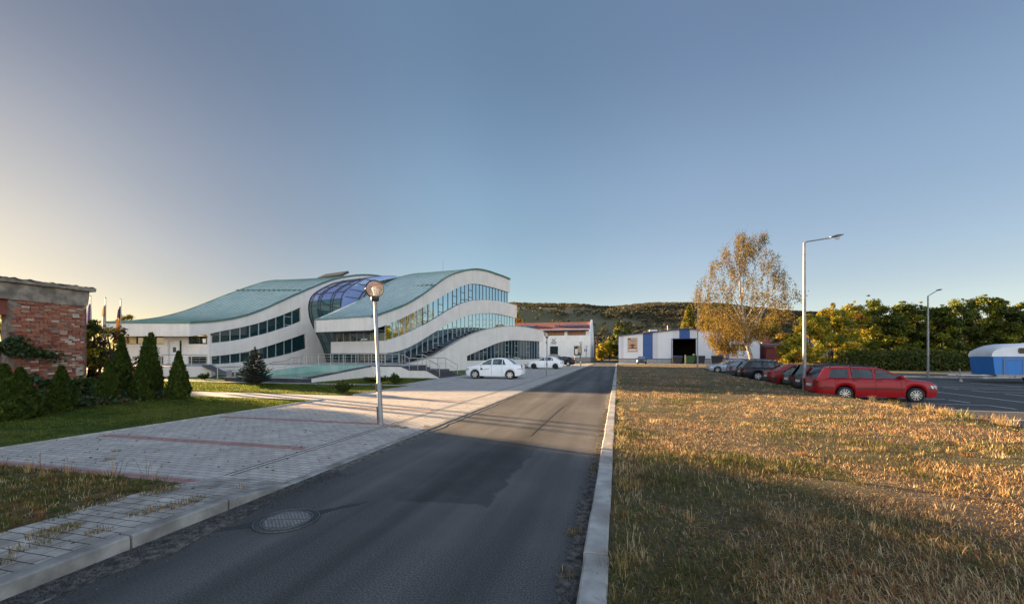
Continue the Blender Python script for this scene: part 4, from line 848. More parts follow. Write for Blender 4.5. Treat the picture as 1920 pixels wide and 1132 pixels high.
# ================================================================ lamps, signs, bins, flags
gl = bpy.data.materials.new('globe_glass'); gl.use_nodes = True; M['globe_glass'] = gl
t_ = gl.node_tree; t_.nodes.remove(t_.nodes['Principled BSDF'])
trp = node(gl, 'ShaderNodeBsdfTransparent'); trp.inputs[0].default_value = (.93, .89, .84, 1); gls = node(gl, 'ShaderNodeBsdfGlossy'); gls.inputs['Roughness'].default_value = .05; gls.inputs[0].default_value = (.9, .85, .75, 1)
dif = node(gl, 'ShaderNodeBsdfTranslucent'); dif.inputs[0].default_value = (.55, .42, .32, 1)
fr_ = node(gl, 'ShaderNodeFresnel'); fr_.inputs[0].default_value = 1.16; mx1 = node(gl, 'ShaderNodeMixShader'); mx2 = node(gl, 'ShaderNodeMixShader'); mx2.inputs[0].default_value = .06
t_.links.new(trp.outputs[0], mx2.inputs[1]); t_.links.new(dif.outputs[0], mx2.inputs[2]); t_.links.new(fr_.outputs[0], mx1.inputs[0]); t_.links.new(mx2.outputs[0], mx1.inputs[1]); t_.links.new(gls.outputs[0], mx1.inputs[2]); t_.links.new(mx1.outputs[0], t_.nodes['Material Output'].inputs[0])
mat('bulb', (.85, .8, .72), (.8, .75, .66), scale=5, rough=.4)
def globe_lamp(loc, label, lean=(0, 0), h=3.13):
    t = thing('globe_lamp', label, 'street lamp', loc, 0, 'globe lamps along the parking bays'); t.rotation_euler = (lean[0], lean[1], 0)
    MB().tube([(0, 0, -.05), (0, 0, 1.05), (0, 0, 1.08), (0, 0, h)], [.062, .06, .045, .043], 14).build('pole', M['galvanised'], t, smooth=40)
    MB().box((-.07, 0, .25), (.03, .07, .42)).build('cable_box', M['iron'], t); MB().box((-.07, 0, .95), (.03, .07, .2)).build('cable_box', M['iron'], t)
    MB().lathe([(.0, h), (.075, h), (.10, h+.03), (.10, h+.10), (.09, h+.13), (0, h+.13)], n=20).build('collar', M['black_plastic'], t, smooth=40)
    R0 = .232; c = h+.1+R0*.93
    MB().lathe([(max(1e-3, R0*math.sin(a)), c-R0*math.cos(a)) for a in np.linspace(.35, math.pi, 22)], n=32).build('globe', M['globe_glass'], t, smooth=80)
    MB().lathe([(.02, h+.13), (.03, h+.16), (.03, h+.22), (.05, h+.27), (.058, h+.32), (.045, h+.37), (.0, h+.385)], n=14).build('bulb', M['bulb'], t, smooth=60)
globe_lamp((-5.82, 9.41, .02), 'leaning globe lamp on the paving, nearest to the camera', (-.0, R(-3.0)))
globe_lamp((-5.78, 34.75, .02), 'globe lamp in front of the white saloon with black wheels')
globe_lamp((-5.3, 62.5, .02), 'distant globe lamp before the window of the tile roofed building')
globe_lamp((-6.4, 90, .05), 'farthest globe lamp against the white wall beside the blue sign')
def street_light(loc, rz, label, h, arm, rise, head, dark=False):
    t = thing('street_lamp', label, 'street lamp', loc, rz, 'tall street lamps round the car park')
    MB().tube([(0, 0, -.1), (0, 0, h*.5), (0, 0, h)], [.085, .07, .05], 14).build('pole', M['galvanised'], t, smooth=40)
    MB().tube([(0, 0, h-.02), (.12, 0, h+.06), (arm, 0, h+rise)], .032, 10).build('arm', M['galvanised'] if not dark else M['iron'], t, smooth=40)
    mb = MB(); L = head; n = 10; prof = []
    for i in range(9):
        u = i/8; wv_ = .13*math.sin(math.pi*min(1, .12+u*.8))**.6; hv = .075*math.sin(math.pi*(.12+u*.8))
        prof.append((u, wv_, hv))
    o = len(mb.v)
    for (u, wv_, hv) in prof:
        for k in range(n):
            a = 2*math.pi*k/n; mb.v.append((arm-.05+u*L, wv_*math.cos(a), h+rise+.02+u*L*.2+hv*math.sin(a)*(1.0 if math.sin(a) > 0 else .7)))
    for i in range(8):
        for k in range(n): mb.f.append((o+i*n+k, o+i*n+(k+1) % n, o+(i+1)*n+(k+1) % n, o+(i+1)*n+k)); mb.m.append(0)
    mb.f += [tuple(range(o, o+n)), tuple(range(o+8*n, o+9*n))]; mb.m += [0, 0]
    hd = mb.build('lamp_head', M['galvanised'] if not dark else M['frame_dark'], t, smooth=50)
    if not dark: MB().lathe([(.005, -.11), (.06, -.1), (.1, -.05), (.11, 0)], c=(arm+.3, 0, h+rise+.03), n=14).build('lens', M['globe_glass'], hd, smooth=60)
street_light((8.46, 22.21, .0), YAW, 'tall grey street lamp behind the red estate car, nearest on the grass', 7.0, 1.25, .24, .62)
street_light((8.93, 51.7, -.02), YAW+.15, 'grey street lamp with short arm in front of the birch', 7.35, 1.1, .62, .5)
street_light((*C2(1740, 34.6), -.1), YAW, 'pale street lamp with dark head at the far kerb of the car park', 6.75, .72, .42, .5, True)
# manhole
mh = thing('manhole_cover', 'round cast iron manhole cover sunk in the road', 'manhole cover', (-3.47, 3.77, .006), .3); mh.scale = (.79, .79, 1)
MB().lathe([(.30, 0), (.30, .006), (0, .006)], n=40).build('lid', M['iron'], mh)
MB().lathe([(.31, .0), (.31, .011), (.325, .011), (.325, 0)], n=44).lathe([(.40, .0), (.40, .010), (.41, .010), (.41, 0)], n=44).build('rim', M['iron'], mh)
MB().lathe([(.415, 0.0005), (.327, 0.0005)], n=44).build('frame', M['asphalt'], mh)
mb = MB()
for i in range(-6, 7):
    for j in range(-7, 8):
        x = i*.048+(.024 if j % 2 else 0); y = j*.04
        if math.hypot(x, y) < .27 and abs(y) > .03: mb.box((x, y, .009), (.032, .017, .007), rz=.5 if j % 2 else -.5)
mb.build('tread_pattern', M['galvanised'], mh)
# signs by the tile-roofed building
p = C2(1106, 97); sg = thing('road_sign', 'blue square sign with a white mark by the white building', 'sign', (p[0], 92, 0))
p_ = C2(1098.3, 92.5); sg.location = (p_[0], p_[1], .05)
MB().tube([(0, 0, 0), (0, 0, 2.9)], .035, 8).build('post', M['galvanised'], sg); pl = MB().box((0, -.05, 2.65), (.62, .03, .62)).build('panel', mat('sign_blue', (.012, .11, .34), (.01, .1, .3), scale=2, rough=.4), sg)
MB().box((0, -.07, 2.58), (.1, .01, .36)).box((0, -.07, 2.76), (.26, .01, .12)).build('mark', M['white_paint'], pl)
def info_board(px, z, h, label, grp=None):
    q = C2(px, z); b = thing('notice_post', label, 'sign', (q[0], q[1], .02), YAW)
    MB().tube([(0, 0, 0), (0, 0, h)], .03, 8).build('post', M['iron'], b); MB().box((-.04, -.05, h-.45), (.2, .03, .9)).build('panel', M['frame_dark'], b)
info_board(1077.5, 73, 2.5, 'slim dark notice post left of the window of the white building')
info_board(1088.5, 68, 1.55, 'short dark notice post before the window of the white building')
# bins
def bin_(loc, m, lidm, label, wx=1.3, hz=1.15, openlid=False):
    b = thing('waste_container', label, 'bin', loc, 0, 'waste containers before the metal hall')
    mb = MB(); x, y = wx/2, .5
    mb.add([(-x*.86, -y*.85, .15), (x*.86, -y*.85, .15), (x*.86, y*.85, .15), (-x*.86, y*.85, .15), (-x, -y, hz), (x, -y, hz), (x, y, hz), (-x, y, hz)], [(0, 1, 2, 3), (4, 5, 6, 7), (0, 1, 5, 4), (1, 2, 6, 5), (2, 3, 7, 6), (3, 0, 4, 7)])
    mb.bx(-x-.04, x+.04, -y-.04, y+.04, hz-.08, hz)
    mb.build('body', m, b)
    mb = MB(); n = 8
    o = 0
    for sx in (-x-.02, x+.02):
        for k in range(n+1): a = math.pi*k/n; mb.v.append((sx, -y*math.cos(a)*1.04, hz+.22*math.sin(a)))
    for k in range(n): mb.f.append((k, k+1, n+1+k+1, n+1+k)); mb.m.append(0)
    mb.f += [tuple(range(n+1)), tuple(range(n+1, 2*n+2))]; mb.m += [0, 0]
    mb.build('lid', lidm, b)
    for sx in (-x*.75, x*.75):
        for sy in (-.35, .35): MB().lathe([(.001, -.03), (.08, -.03), (.08, .03), (.001, .03)], c=(sx, sy, .08), n=10, axis='X').build('wheel', M['black_plastic'], b)
    return b
dk = mat('bin_dark', (.02, .024, .028), (.014, .017, .02), scale=3, rough=.6); gn = mat('bin_green', (.04, .1, .03), (.03, .08, .022), scale=3, rough=.6); lb = mat('lid_blue', (.06, .07, .2), (.05, .06, .16), scale=3, rough=.5); ly = mat('lid_pale', (.55, .52, .25), (.4, .38, .16), scale=2, rough=.6)
yb = 83.0
for px, m_, l_, lab in ((1269.5, dk, lb, 'dark container with blue lid left of the hall doorway'), (1293, gn, gn, 'green container in the hall doorway'), (1311.5, dk, dk, 'dark container right of the green one by the doorway'), (1344.5, dk, dk, 'dark container standing alone before the white wall panel')):
    z = 80; q = C2(px, z); 
    s_ = (82.2/ q[1]); z *= s_; q = C2(px, z); bin_((q[0], q[1], .03), m_, l_, lab, 1.75 if px != 1293 else 1.65, 1.3)
for px, lab in ((1284.3, 'upright pale yellow lid standing left of the green container'), (1300.5, 'small pale bag on the green container by the doorway')):
    z = 80*82.0/C2(px, 80)[1]; q = C2(px, z)
    if px < 1290: tag(MB().box((0, 0, .75), (.28, .1, 1.5)).lathe([(.001, 1.5), (.16, 1.52), (.1, 1.66), (.001, 1.7)], n=10).build('bin_lid', ly, loc=(q[0], q[1]-.3, .03)), lab, 'bin lid')
    else: tag(MB().lathe([(.001, 0), (.16, .02), (.2, .12), (.14, .28), (.04, .36), (.001, .36)], n=10).build('rubbish_bag', ly, loc=(q[0], q[1], 1.56)), lab, 'bag')
# flags
def flag(px, z, ytop, label, mats, seed):
    q = C2(px, z); h = 1.8+(664-ytop)/780*z
    f = thing('flagpole', label, 'flag', (q[0], q[1], 0), 0, 'flagpoles beside the office')
    MB().tube([(0, 0, 0), (0, 0, h)], [.045, .03], 8).build('pole', M['galvanised'], f); MB().lathe([(.001, h), (.05, h+.03), (.001, h+.08)], n=8).build('finial', M['frame_dark'], f)
    r2 = random.Random(seed); mb = MB(); n, mrow = 9, 24; z1, z0 = h-.45, h-2.9
    for j in range(mrow+1):
        t = j/mrow
        for i in range(n+1):
            u = i/n; wdt = .16+.30*t**.7*(1-.3*t)
            mb.v.append((-.04-u*wdt*.9, .11*math.sin(u*9+t*2+seed)*(.5+t), z1-(z1-z0)*t-u*.25*(1-t)))
    for j in range(mrow):
        for i in range(n):
            a = j*(n+1)+i; mb.f.append((a, a+1, a+n+2, a+n+1)); mb.m.append(min(len(mats)-1, int((j/mrow+i/n*.12)*len(mats)*.95)))
    mb.build('cloth', mats, f, smooth=60, fix=False)
def cloth(n, c): return mat(n, c, tuple(x*.85 for x in c), scale=6, rough=.9, transl=.4)
flag(170, 30, 556, 'flagpole with limp violet blue flag next to the brick ruin', [cloth('cloth_violet', (.16, .12, .26))], 1)
flag(198, 30, 559, 'flagpole with limp pale flag, middle of the three', [cloth('cloth_ochre', (.3, .2, .12)), cloth('cloth_pale', (.5, .45, .48)), M['cloth_pale']], 2)
flag(226.5, 30, 562, 'flagpole with limp blue, yellow and red flag', [cloth('cloth_navy', (.03, .025, .06)), cloth('cloth_yellow', (.65, .32, .03)), cloth('cloth_red', (.5, .03, .04))], 3)
# ================================================================ cars
mat('tyre', (.018, .018, .019), (.012, .012, .013), scale=20, rough=.85); mat('alloy', (.62, .62, .63), (.52, .52, .53), scale=8, rough=.3, metal=.75)
mat('car_glass', (.02, .03, .035), (.014, .022, .026), scale=.8, rough=.03, spec=.9, ior=1.7); mat('lamp_red', (.26, .006, .006), (.2, .005, .005), scale=10, rough=.25, spec=.3)
mat('lamp_clear', (.6, .62, .63), (.45, .47, .48), scale=14, rough=.12, metal=.4); mat('plate_white', (.72, .73, .72), (.66, .67, .66), scale=9, rough=.4); mat('under', (.012, .012, .012), (.008, .008, .008), scale=5, rough=.95)
mat('seat_cloth', (.03, .03, .032), (.022, .022, .024), scale=10, rough=.95)
cg = bpy.data.materials.new('window_glass'); cg.use_nodes = True; M['window_glass'] = cg
t_ = cg.node_tree; t_.nodes.remove(t_.nodes['Principled BSDF']); a_ = node(cg, 'ShaderNodeBsdfTransparent'); a_.inputs[0].default_value = (.38, .46, .46, 1)
b_ = node(cg, 'ShaderNodeBsdfGlossy'); b_.inputs['Roughness'].default_value = .02; f_ = node(cg, 'ShaderNodeFresnel'); f_.inputs[0].default_value = 1.65; m_ = node(cg, 'ShaderNodeMixShader')
t_.links.new(f_.outputs[0], m_.inputs[0]); t_.links.new(a_.outputs[0], m_.inputs[1]); t_.links.new(b_.outputs[0], m_.inputs[2]); t_.links.new(m_.outputs[0], t_.nodes['Material Output'].inputs[0])
def paint(n, c, metal=0.0, rough=.36): return mat(n, c, tuple(x*.93 for x in c), scale=1.2, rough=rough, metal=metal, coat=.05, spec=.3)
paint('paint_red', (.30, .006, .012)); paint('paint_darkred', (.22, .008, .012)); paint('paint_white', (.78, .8, .83)); paint('paint_black', (.006, .0065, .009)); paint('paint_navy', (.006, .0075, .014))
paint('paint_silver', (.32, .36, .41), .3, .35); paint('paint_graphite', (.05, .052, .055), .3, .35); paint('paint_blue_grey', (.13, .165, .195), .3, .35)
def car(label, loc, rz, L, Wd, H, wb, fo, pm, cab, hood, tail, belt, wr=.31, gc=.19, spokes=5, rim='alloy', rails=False, strip=None, win=None, wagon=True, cat='car', bumper=None, group='cars in the car park', tailw=None, plate=True, hubs=.66, name='parked_car'):
    """x forward from the rear bumper. cab=(rear glass base, rear roof, front roof, windscreen base); hood/tail=(z at cab end, z at car end)"""
    t = thing(name, label, cat, loc, rz, group); o = -L/2; w2 = Wd/2
    rx, fx = L-fo-wb, L-fo; ra = wr+.055
    xa, xb, xc, xd = cab
    bl = lambda x: interp(x, [0, .06, xa-.02, xd, L-.25, L-.02, L], [tail[1]-.12, tail[1]-.02, tail[0], hood[0], hood[1]+.05, hood[1]-.09, hood[1]-.2]) if x <= xa or x >= xd else interp(x, [xa, xd], [tail[0], hood[0]])
    half = lambda x: w2*interp(x, [0, .05, .18, .5, 1.1, L-1.2, L-.55, L-.2, L-.06, L], [.74, .83, .92, .97, 1, 1, .975, .90, .78, .66])
    base = lambda x: interp(x, [0, .12, .5, L-.6, L-.12, L], [gc+.16, gc+.05, gc, gc, gc+.03, gc+.14])
    xs = sorted(set([0, .03, .08, .16, .3]+list(np.arange(.5, L-.3, .16))+[L-.3, L-.18, L-.09, L-.03, L]+[c+ra*math.cos(a) for c in (rx, fx) for a in np.linspace(0, math.pi, 15)]+[c+sg*(ra+.004) for c in (rx, fx) for sg in (-1, 1)]+[xa, xd]))
    mb = MB(); prev = None; n = 0
    for x in xs:
        zt = bl(x); zb = base(x)
        for c in (rx, fx):
            if abs(x-c) < ra+.001: zb = max(zb, wr+math.sqrt(max(0, ra*ra-(x-c)**2)))
        hw = half(x); hgt = zt-zb
        flare = 1.0+.012*max(math.exp(-((x-c)/.42)**2) for c in (rx, fx))
        P = [(0, zb), (.70*hw, zb), (.945*hw, zb+.012), (.985*hw*flare, zb+.22*hgt), (1.0*hw*flare, zb+.50*hgt), (.995*hw, zb+.62*hgt), (.965*hw, zb+.86*hgt), (.92*hw, zt-.025), (.84*hw, zt), (.5*hw, zt+.022), (0, zt+.03)]
        ring = [(o+x, y, z) for y, z in P]+[(o+x, -y, z) for y, z in P[-2:0:-1]]
        k = len(ring); s = len(mb.v); mb.v += ring
        if prev is not None:
            for i in range(k): mb.f.append((prev+i, prev+(i+1) % k, s+(i+1) % k, s+i)); mb.m.append(0)
        else: mb.f.append(tuple(range(s, s+k))); mb.m.append(0)
        prev = s
    mb.f.append(tuple(range(prev, prev+k))[::-1]); mb.m.append(0)
    # cabin shell: pillars and roof as real bars, so that the glass shows the inside
    zr = lambda x: interp(x, [xa, xa+.12*(xb-xa), xb-.22*(xb-xa), xb, xb+(xc-xb)*.45, xc, xc+.18*(xd-xc), xd], [bl(xa), bl(xa)+.17*(H-.05-bl(xa)), H-.09, H-.035, H, H-.045, H-.12, bl(xd)])
    wbelt = .925*w2; tum = .30 if H < 1.6 else .22
    yy = lambda z: wbelt-tum*max(0, z-belt)
    cs = sorted(set(list(np.linspace(xa, xb, 6))+list(np.linspace(xb, xc, 9))+list(np.linspace(xc, xd, 8))))
    def ycap(x, z): return yy(z)
    roof_pts = []
    for x in cs:   # roof skin: from cant rail to cant rail, only over the roof itself
        if xb-.06 <= x <= xc+.06: roof_pts.append(x)
    s0 = None
    for x in roof_pts:
        z = zr(x); yw = yy(z-.06); P = [(-yw-.012, z-.085), (-yw, z-.05), (-yw+.07, z-.012), (-.4*yw, z+.004), (0, z+.006), (.4*yw, z+.004), (yw-.07, z-.012), (yw, z-.05), (yw+.012, z-.085)]
        s = len(mb.v); mb.v += [(o+x, y, zz) for y, zz in P]
        if s0 is not None:
            for i in range(8): mb.f.append((s0+i, s0+i+1, s+i+1, s+i)); mb.m.append(0)
        s0 = s
    def pillar(x0, z0, x1, z1, wd0, wd1):
        for sg in (-1, 1):
            y0, y1 = sg*(yy(z0)+.004), sg*(yy(z1)+.004); q = sg*.05
            mb.add([(o+x0-wd0/2, y0, z0), (o+x0+wd0/2, y0, z0), (o+x1+wd1/2, y1, z1), (o+x1-wd1/2, y1, z1), (o+x0-wd0/2, y0-q, z0), (o+x0+wd0/2, y0-q, z0), (o+x1+wd1/2, y1-q, z1), (o+x1-wd1/2, y1-q, z1)],
                   [(0, 1, 2, 3), (4, 5, 6, 7), (0, 1, 5, 4), (1, 2, 6, 5), (2, 3, 7, 6), (3, 0, 4, 7)])
    zb_ = lambda x: bl(x)-.03
    zt_ = lambda x: zr(x)-.06
    # front pillar follows the windscreen, rear pillar the tailgate
    for (p, q, wd) in ((xd, xc, .10), (xa, xb, .16 if wagon else .26)):
        prevp = None
        for i in range(7):
            x = p+(q-p)*i/6; z = max(zr(x)-.02, bl(x)-.03)
            if prevp: pillar(prevp[0], prevp[1], x, z-.01, wd, wd)
            prevp = (x, z-.01)
    wins = win or []
    zroof = H-.1
    bars = []
    for i in range(len(wins)-1):
        a0, a1 = wins[i][1], wins[i+1][0]; pillar((a0+a1)/2, belt-.02, (a0+a1)/2-(.02), zt_((a0+a1)/2)+.01, max(.05, a1-a0), max(.05, a1-a0))
    # sills under the glass along the cabin
    for sg in (-1, 1):
        nn_ = 10; A = []; B = []
        for i in range(nn_+1):
            x = xa-.05+(xd-xa+.1)*i/nn_; A.append((o+x, sg*.90*half(x), bl(x)-.04)); B.append((o+x, sg*(yy(belt)+.002), belt+.0 if xa+.1 < x < xd-.1 else bl(x)-.01))
        mb.strip(A, B)
    # blank quarter behind the last side window
    rear0 = wins[0][0]
    for sg in (-1, 1):
        pts = [(xa+.04, bl(xa)-.01), (rear0, belt-.01), (rear0+wins[0][2], zt_(max(rear0+wins[0][2], xb))+.0), (xb, zt_(xb)+.01)]
        mb.add([(o+x, sg*(yy(z)+.003), z) for x, z in pts], [(0, 1, 2, 3)])
    mb.build('body', pm, t, smooth=38)
    # glazing
    for (x0, x1, sl0, sl1) in wins:
        z0, z1 = belt+.005, zt_((x0+x1)/2)-.005
        for sg in (-1, 1):
            top = [(x0+sl0, min(z1, zt_(max(x0+sl0, xa+.02)))), ((x0+sl0+x1+sl1)/2, min(z1+.015, zt_((x0+x1+sl0+sl1)/2))), (x1+sl1, min(z1, zt_(x1+sl1)))]
            poly = [(x0, z0), (x1, z0 if x1 < xd-.3 else max(z0, bl(x1)+.0))]+top[::-1]
            if x1 > xd-.55:    # front door: edge follows the windscreen pillar
                poly = [(x0, z0), (x1, z0)]+[(x, zt_(x)-.015) for x in np.linspace(x1-.05, xc, 6)]+[(x0+sl0, zt_(x0+sl0)-.01)]
            MB().add([(o+x, sg*(yy(z)-.012), z) for x, z in poly], [tuple(range(len(poly)))]).build('side_window', M['window_glass'], t, fix=False)
    def screen(xA, xB, nm, inset):
        A = []; B = []
        for i in range(9):
            x = xA+(xB-xA)*i/8; z = zr(x)+.0; yv = yy(max(z, belt))-inset; A.append((o+x, -yv, z-.012)); B.append((o+x, yv, z-.012))
        mid = [((a[0]+b[0])/2, 0, a[2]+.012) for a, b in zip(A, B)]
        mb = MB(); mb.strip(A, mid); mb.strip(mid, B); return mb.build(nm, M['window_glass'], t, smooth=50, fix=False)
    screen(xd-.02, xc+.02, 'windscreen', .05); screen(xa+.02, xb-.02, 'rear_window', .1 if wagon else .12)
    # inside
    mb = MB(); mb.box((o+(xa+xd)/2, 0, belt-.12), (xd-xa-.15, Wd-.34, .12)); mb.build('dashboard', M['seat_cloth'], t)
    for x in (xc-.62, xc-1.55):
        if x-.3 < xa: continue
        for y in (-.36, .36): MB().box((o+x, y, belt+.06), (.16, .46, .34), ry=-.2).box((o+x-.07, y, belt+.31), (.1, .25, .16), ry=-.2).build('seat', M['seat_cloth'], t)
    MB().box((o+L/2, 0, gc+.18), (L-.6, Wd*.66, .34)).box((o+(rx+fx)/2, 0, gc+.06), (wb-.9, Wd*.9, .1)).build('underbody', M['under'], t)
    # wheels
    for x in (rx, fx):
        for sg in (-1, 1):
            c = (o+x, sg*(w2-.115), wr); s1 = sg
            ty = MB().lathe([(wr*hubs, s1*.10), (wr*.72, s1*.105), (wr*.9, s1*.105), (wr*.985, s1*.08), (wr, s1*.03), (wr, -s1*.06), (wr*.93, -s1*.1), (wr*.6, -s1*.1)], c=c, n=32, axis='Y').build('wheel', M['tyre'], t, smooth=45)
            mb = MB().lathe([(wr*hubs, s1*.10), (wr*(hubs-.04), s1*.108), (wr*(hubs-.07), s1*.09)], c=c, n=32, axis='Y', mi=0)
            mb.lathe([(wr*(hubs-.07), s1*.09), (wr*(hubs-.1), s1*.03), (.001, s1*.03)], c=c, n=32, axis='Y', mi=1)
            for k in range(spokes):
                a = 2*math.pi*k/spokes; r0, r1 = .03, wr*(hubs-.06)
                wd = wr*(.36 if spokes <= 6 else 1.3/spokes); rad = Vector((math.cos(a), 0, math.sin(a))); tg = Vector((-math.sin(a), 0, math.cos(a)))
                cc = Vector(c); q = [cc+rad*r0+tg*wd*.32, cc+rad*r1+tg*wd*.5, cc+rad*r1-tg*wd*.5, cc+rad*r0-tg*wd*.32]; ou = Vector((0, s1*.098, 0)); inn = Vector((0, s1*.07, 0))
                mb.add([p+ou for p in q]+[p+inn for p in q], [(0, 1, 2, 3), (0, 1, 5, 4), (1, 2, 6, 5), (2, 3, 7, 6), (3, 0, 4, 7)])
            mb.lathe([(.001, s1*.106), (.045, s1*.104), (.05, s1*.09)], c=c, n=16, axis='Y')
            mb.build('rim', [M[rim], M['under']], ty, smooth=30)
    # lights, plates, trim: patches that lie on the body skin
    def skin(x, z, sg, off=.006):
        zt = bl(x); zb = base(x); hw = half(x); k = (z-zb)/max(.05, zt-zb); y = hw*interp(k, [0, .02, .22, .5, .62, .86, .97, 1], [.7, .945, .985, 1, .995, .965, .92, .84]); return (o+x, sg*(y+off), z)
    tw = tailw or (tail[1]-.36, tail[1]-.06)
    for sg in (-1, 1):
        ring = [(.012, .55), (.05, .8), (.10, .9), (.2, 0), (.34, 0)]
        def cap(xe, z, fy, d): return (o+xe+d, sg*half(xe)*fy, z)
        za, zb2 = tw
        A = [(o-.012, sg*half(0)*.62, za), (o-.004, sg*half(0)*.97, za)]+[skin(x, za, sg, .01) for x in (.06, .14, .26)]; B = [(o-.012, sg*half(0)*.66, zb2), (o-.004, sg*half(0)*.97, zb2)]+[skin(x, zb2, sg, .01) for x in (.06, .14, .22)]
        MB().strip(A, B).build('tail_light', M['lamp_red'], t, fix=False)
        zf = hood[1]; A = [(o+L+.010, sg*half(L)*.55, zf-.26), (o+L+.004, sg*half(L)*.98, zf-.26)]+[skin(x, zf-.24, sg, .012) for x in (L-.05, L-.14, L-.28)]; B = [(o+L-.02, sg*half(L)*.6, zf-.13), (o+L-.03, sg*half(L)*.98, zf-.12)]+[skin(x, zf-.08, sg, .014) for x in (L-.07, L-.18, L-.38)]
        MB().strip(A, B).build('headlight', M['lamp_clear'], t, fix=False)
        mx_ = xd-.28; MB().lathe([(.001, -.06), (.075, -.05), (.085, 0), (.07, .05), (.001, .06)], c=(o+mx_, sg*(yy(belt)+.10), belt+.07), n=10, axis='X').build('door_mirror', pm if not bumper else M['black_plastic'], t, smooth=60)
        for (x0, x1, _, _) in wins[-2:]:
            zz = belt-.085; p = skin(x0+.10, zz, sg, .02); MB().box((p[0], p[1], p[2]), (.17, .03, .035)).build('door_handle', pm if strip is None else M['black_plastic'], t)
        # shut lines of the doors
        for x in [w_[0]-.03 for w_ in wins[-2:]]+[wins[-1][1]-.06]:
            zs = np.linspace(base(x)+.1, bl(x)-.03, 8); A = [skin(x-.007, z, sg, .003) for z in zs]; B = [skin(x+.007, z, sg, .003) for z in zs]
            if min(abs(x-rx), abs(x-fx)) < ra: zs = np.linspace(wr+ra*.95, bl(x)-.03, 6); A = [skin(x-.007, z, sg, .003) for z in zs]; B = [skin(x+.007, z, sg, .003) for z in zs]
            MB().strip(A, B).build('shut_line', M['under'], t, fix=False)
        if strip:
            xsn = [x for x in np.linspace(rx+ra+.02, fx-ra-.02, 12)]
            MB().strip([skin(x, strip, sg, .014) for x in xsn], [skin(x, strip+.055, sg, .014) for x in xsn]).build('side_strip', M['black_plastic'] if strip < .6 else pm, t, fix=False)
            for rng_ in ((.1, rx-ra-.02), (fx+ra+.02, L-.1)):
                xsn = list(np.linspace(rng_[0], rng_[1], 6)); MB().strip([skin(x, strip+.02, sg, .01) for x in xsn], [skin(x, strip+.075, sg, .01) for x in xsn]).build('bumper_strip', M['black_plastic'], t, fix=False)
        if rails:
            mbr = MB(); xr = np.linspace(xb+.12, xc-.1, 8); mbr.tube([(o+x, sg*(yy(H-.06)-.07), zr(x)+.055) for x in xr], .018, 6)
            for x in (xr[0], xr[3], xr[-1]): mbr.box((o+x, sg*(yy(H-.06)-.07), zr(x)+.02), (.07, .03, .07))
            mbr.build('roof_rail', M['black_plastic'], t)
    if plate: MB().box((o-.02, 0, tail[1]-.3), (.015, .5, .115)).build('number_plate', M['plate_white'], t)
    MB().box((o+L+.012, 0, gc+.26), (.015, .5, .11)).build('number_plate', M['plate_white'], t)
    MB().box((o+L+.0, 0, gc+.16), (.04, half(L)*1.5, .14)).build('grille', M['under'], t)
    if bumper:
        for ends in ((0, .02, .08, .2, .42), (L, L-.03, L-.1, L-.2, L-.4)):
            mbb = MB()
            for sg in (-1, 1):
                A = [skin(x, gc+.14, sg, .025) for x in ends]; B = [skin(x, gc+.36, sg, .025) for x in ends]; mbb.strip(A, B)
            x = ends[0]; d = -.03 if x == 0 else .03; y = half(x)*1.0+.02; mbb.box((o+x+d*.6, 0, gc+.25), (.05, 2*y, .22))
            mbb.build('bumper', M[bumper], t, fix=False)
    # wiper
    MB().tube([(o+xa+.02-.03, .05, bl(xa)+.03), (o+xa+.05, -.28, bl(xa)+.10)], .012, 5).build('rear_wiper', M['black_plastic'], t)
    return t
LZ = -.2
WAG = dict(L=4.4, Wd=1.735, H=1.47, wb=2.515, fo=.87, hood=(.97, .80), tail=(.97, .95), belt=.98, cab=(.03, .42, 2.35, 3.28), win=[(.42, 1.18, .14, 0), (1.28, 2.06, .03, .0), (2.14, 3.08, .03, 0)])
car('bright red estate car with silver ten spoke wheels, nearest in the row', (8.4+2.2, 21.55, LZ), 0, pm=M['paint_red'], spokes=10, rails=True, strip=.52, **WAG)
car('black estate car with pale number plate beside the bright red estate', (8.9+2.25, 24.1, LZ), 0, pm=M['paint_black'], rails=True, wagon=True, L=4.5, Wd=1.76, H=1.5, wb=2.6, fo=.88, hood=(.98, .82), tail=(.98, .96), belt=.98, cab=(.03, .36, 2.4, 3.3), win=[(.42, 1.2, .14, 0), (1.3, 2.1, .03, .0), (2.18, 3.12, .03, 0)])
car('graphite hatchback with low white number plate between black estate and red saloon', (9.35+2.0, 26.9, LZ), 0, pm=M['paint_graphite'], L=4.0, Wd=1.68, H=1.43, wb=2.5, fo=.8, hood=(.95, .78), tail=(.96, .92), belt=.95, cab=(.1, .75, 2.15, 3.0), win=[(.62, .95, .2, 0), (1.02, 1.8, .05, 0), (1.88, 2.8, .03, 0)])
car('dull red saloon with dark grey bumper, fourth in the row', (9.25+2.2, 30.1, LZ), 0, pm=M['paint_darkred'], bumper='black_plastic', wagon=False, L=4.35, Wd=1.68, H=1.4, wb=2.55, fo=.85, hood=(.93, .76), tail=(.95, .93), belt=.94, cab=(.45, 1.2, 2.3, 3.15), win=[(1.0, 1.35, .2, 0), (1.42, 2.05, .04, 0), (2.12, 2.98, .03, 0)], rim='tyre')
car('long black estate car with a red tail lamp and silver wheels, fifth in the row', (9.3+2.4, 36.3, LZ), 0, pm=M['paint_navy'], rails=True, L=4.8, Wd=1.8, H=1.5, wb=2.75, fo=.95, hood=(.98, .82), tail=(1.0, .97), belt=.99, cab=(.05, .55, 2.5, 3.45), win=[(.6, 1.35, .2, 0), (1.46, 2.26, .03, .0), (2.36, 3.3, .03, 0)], tailw=(.66, .95))
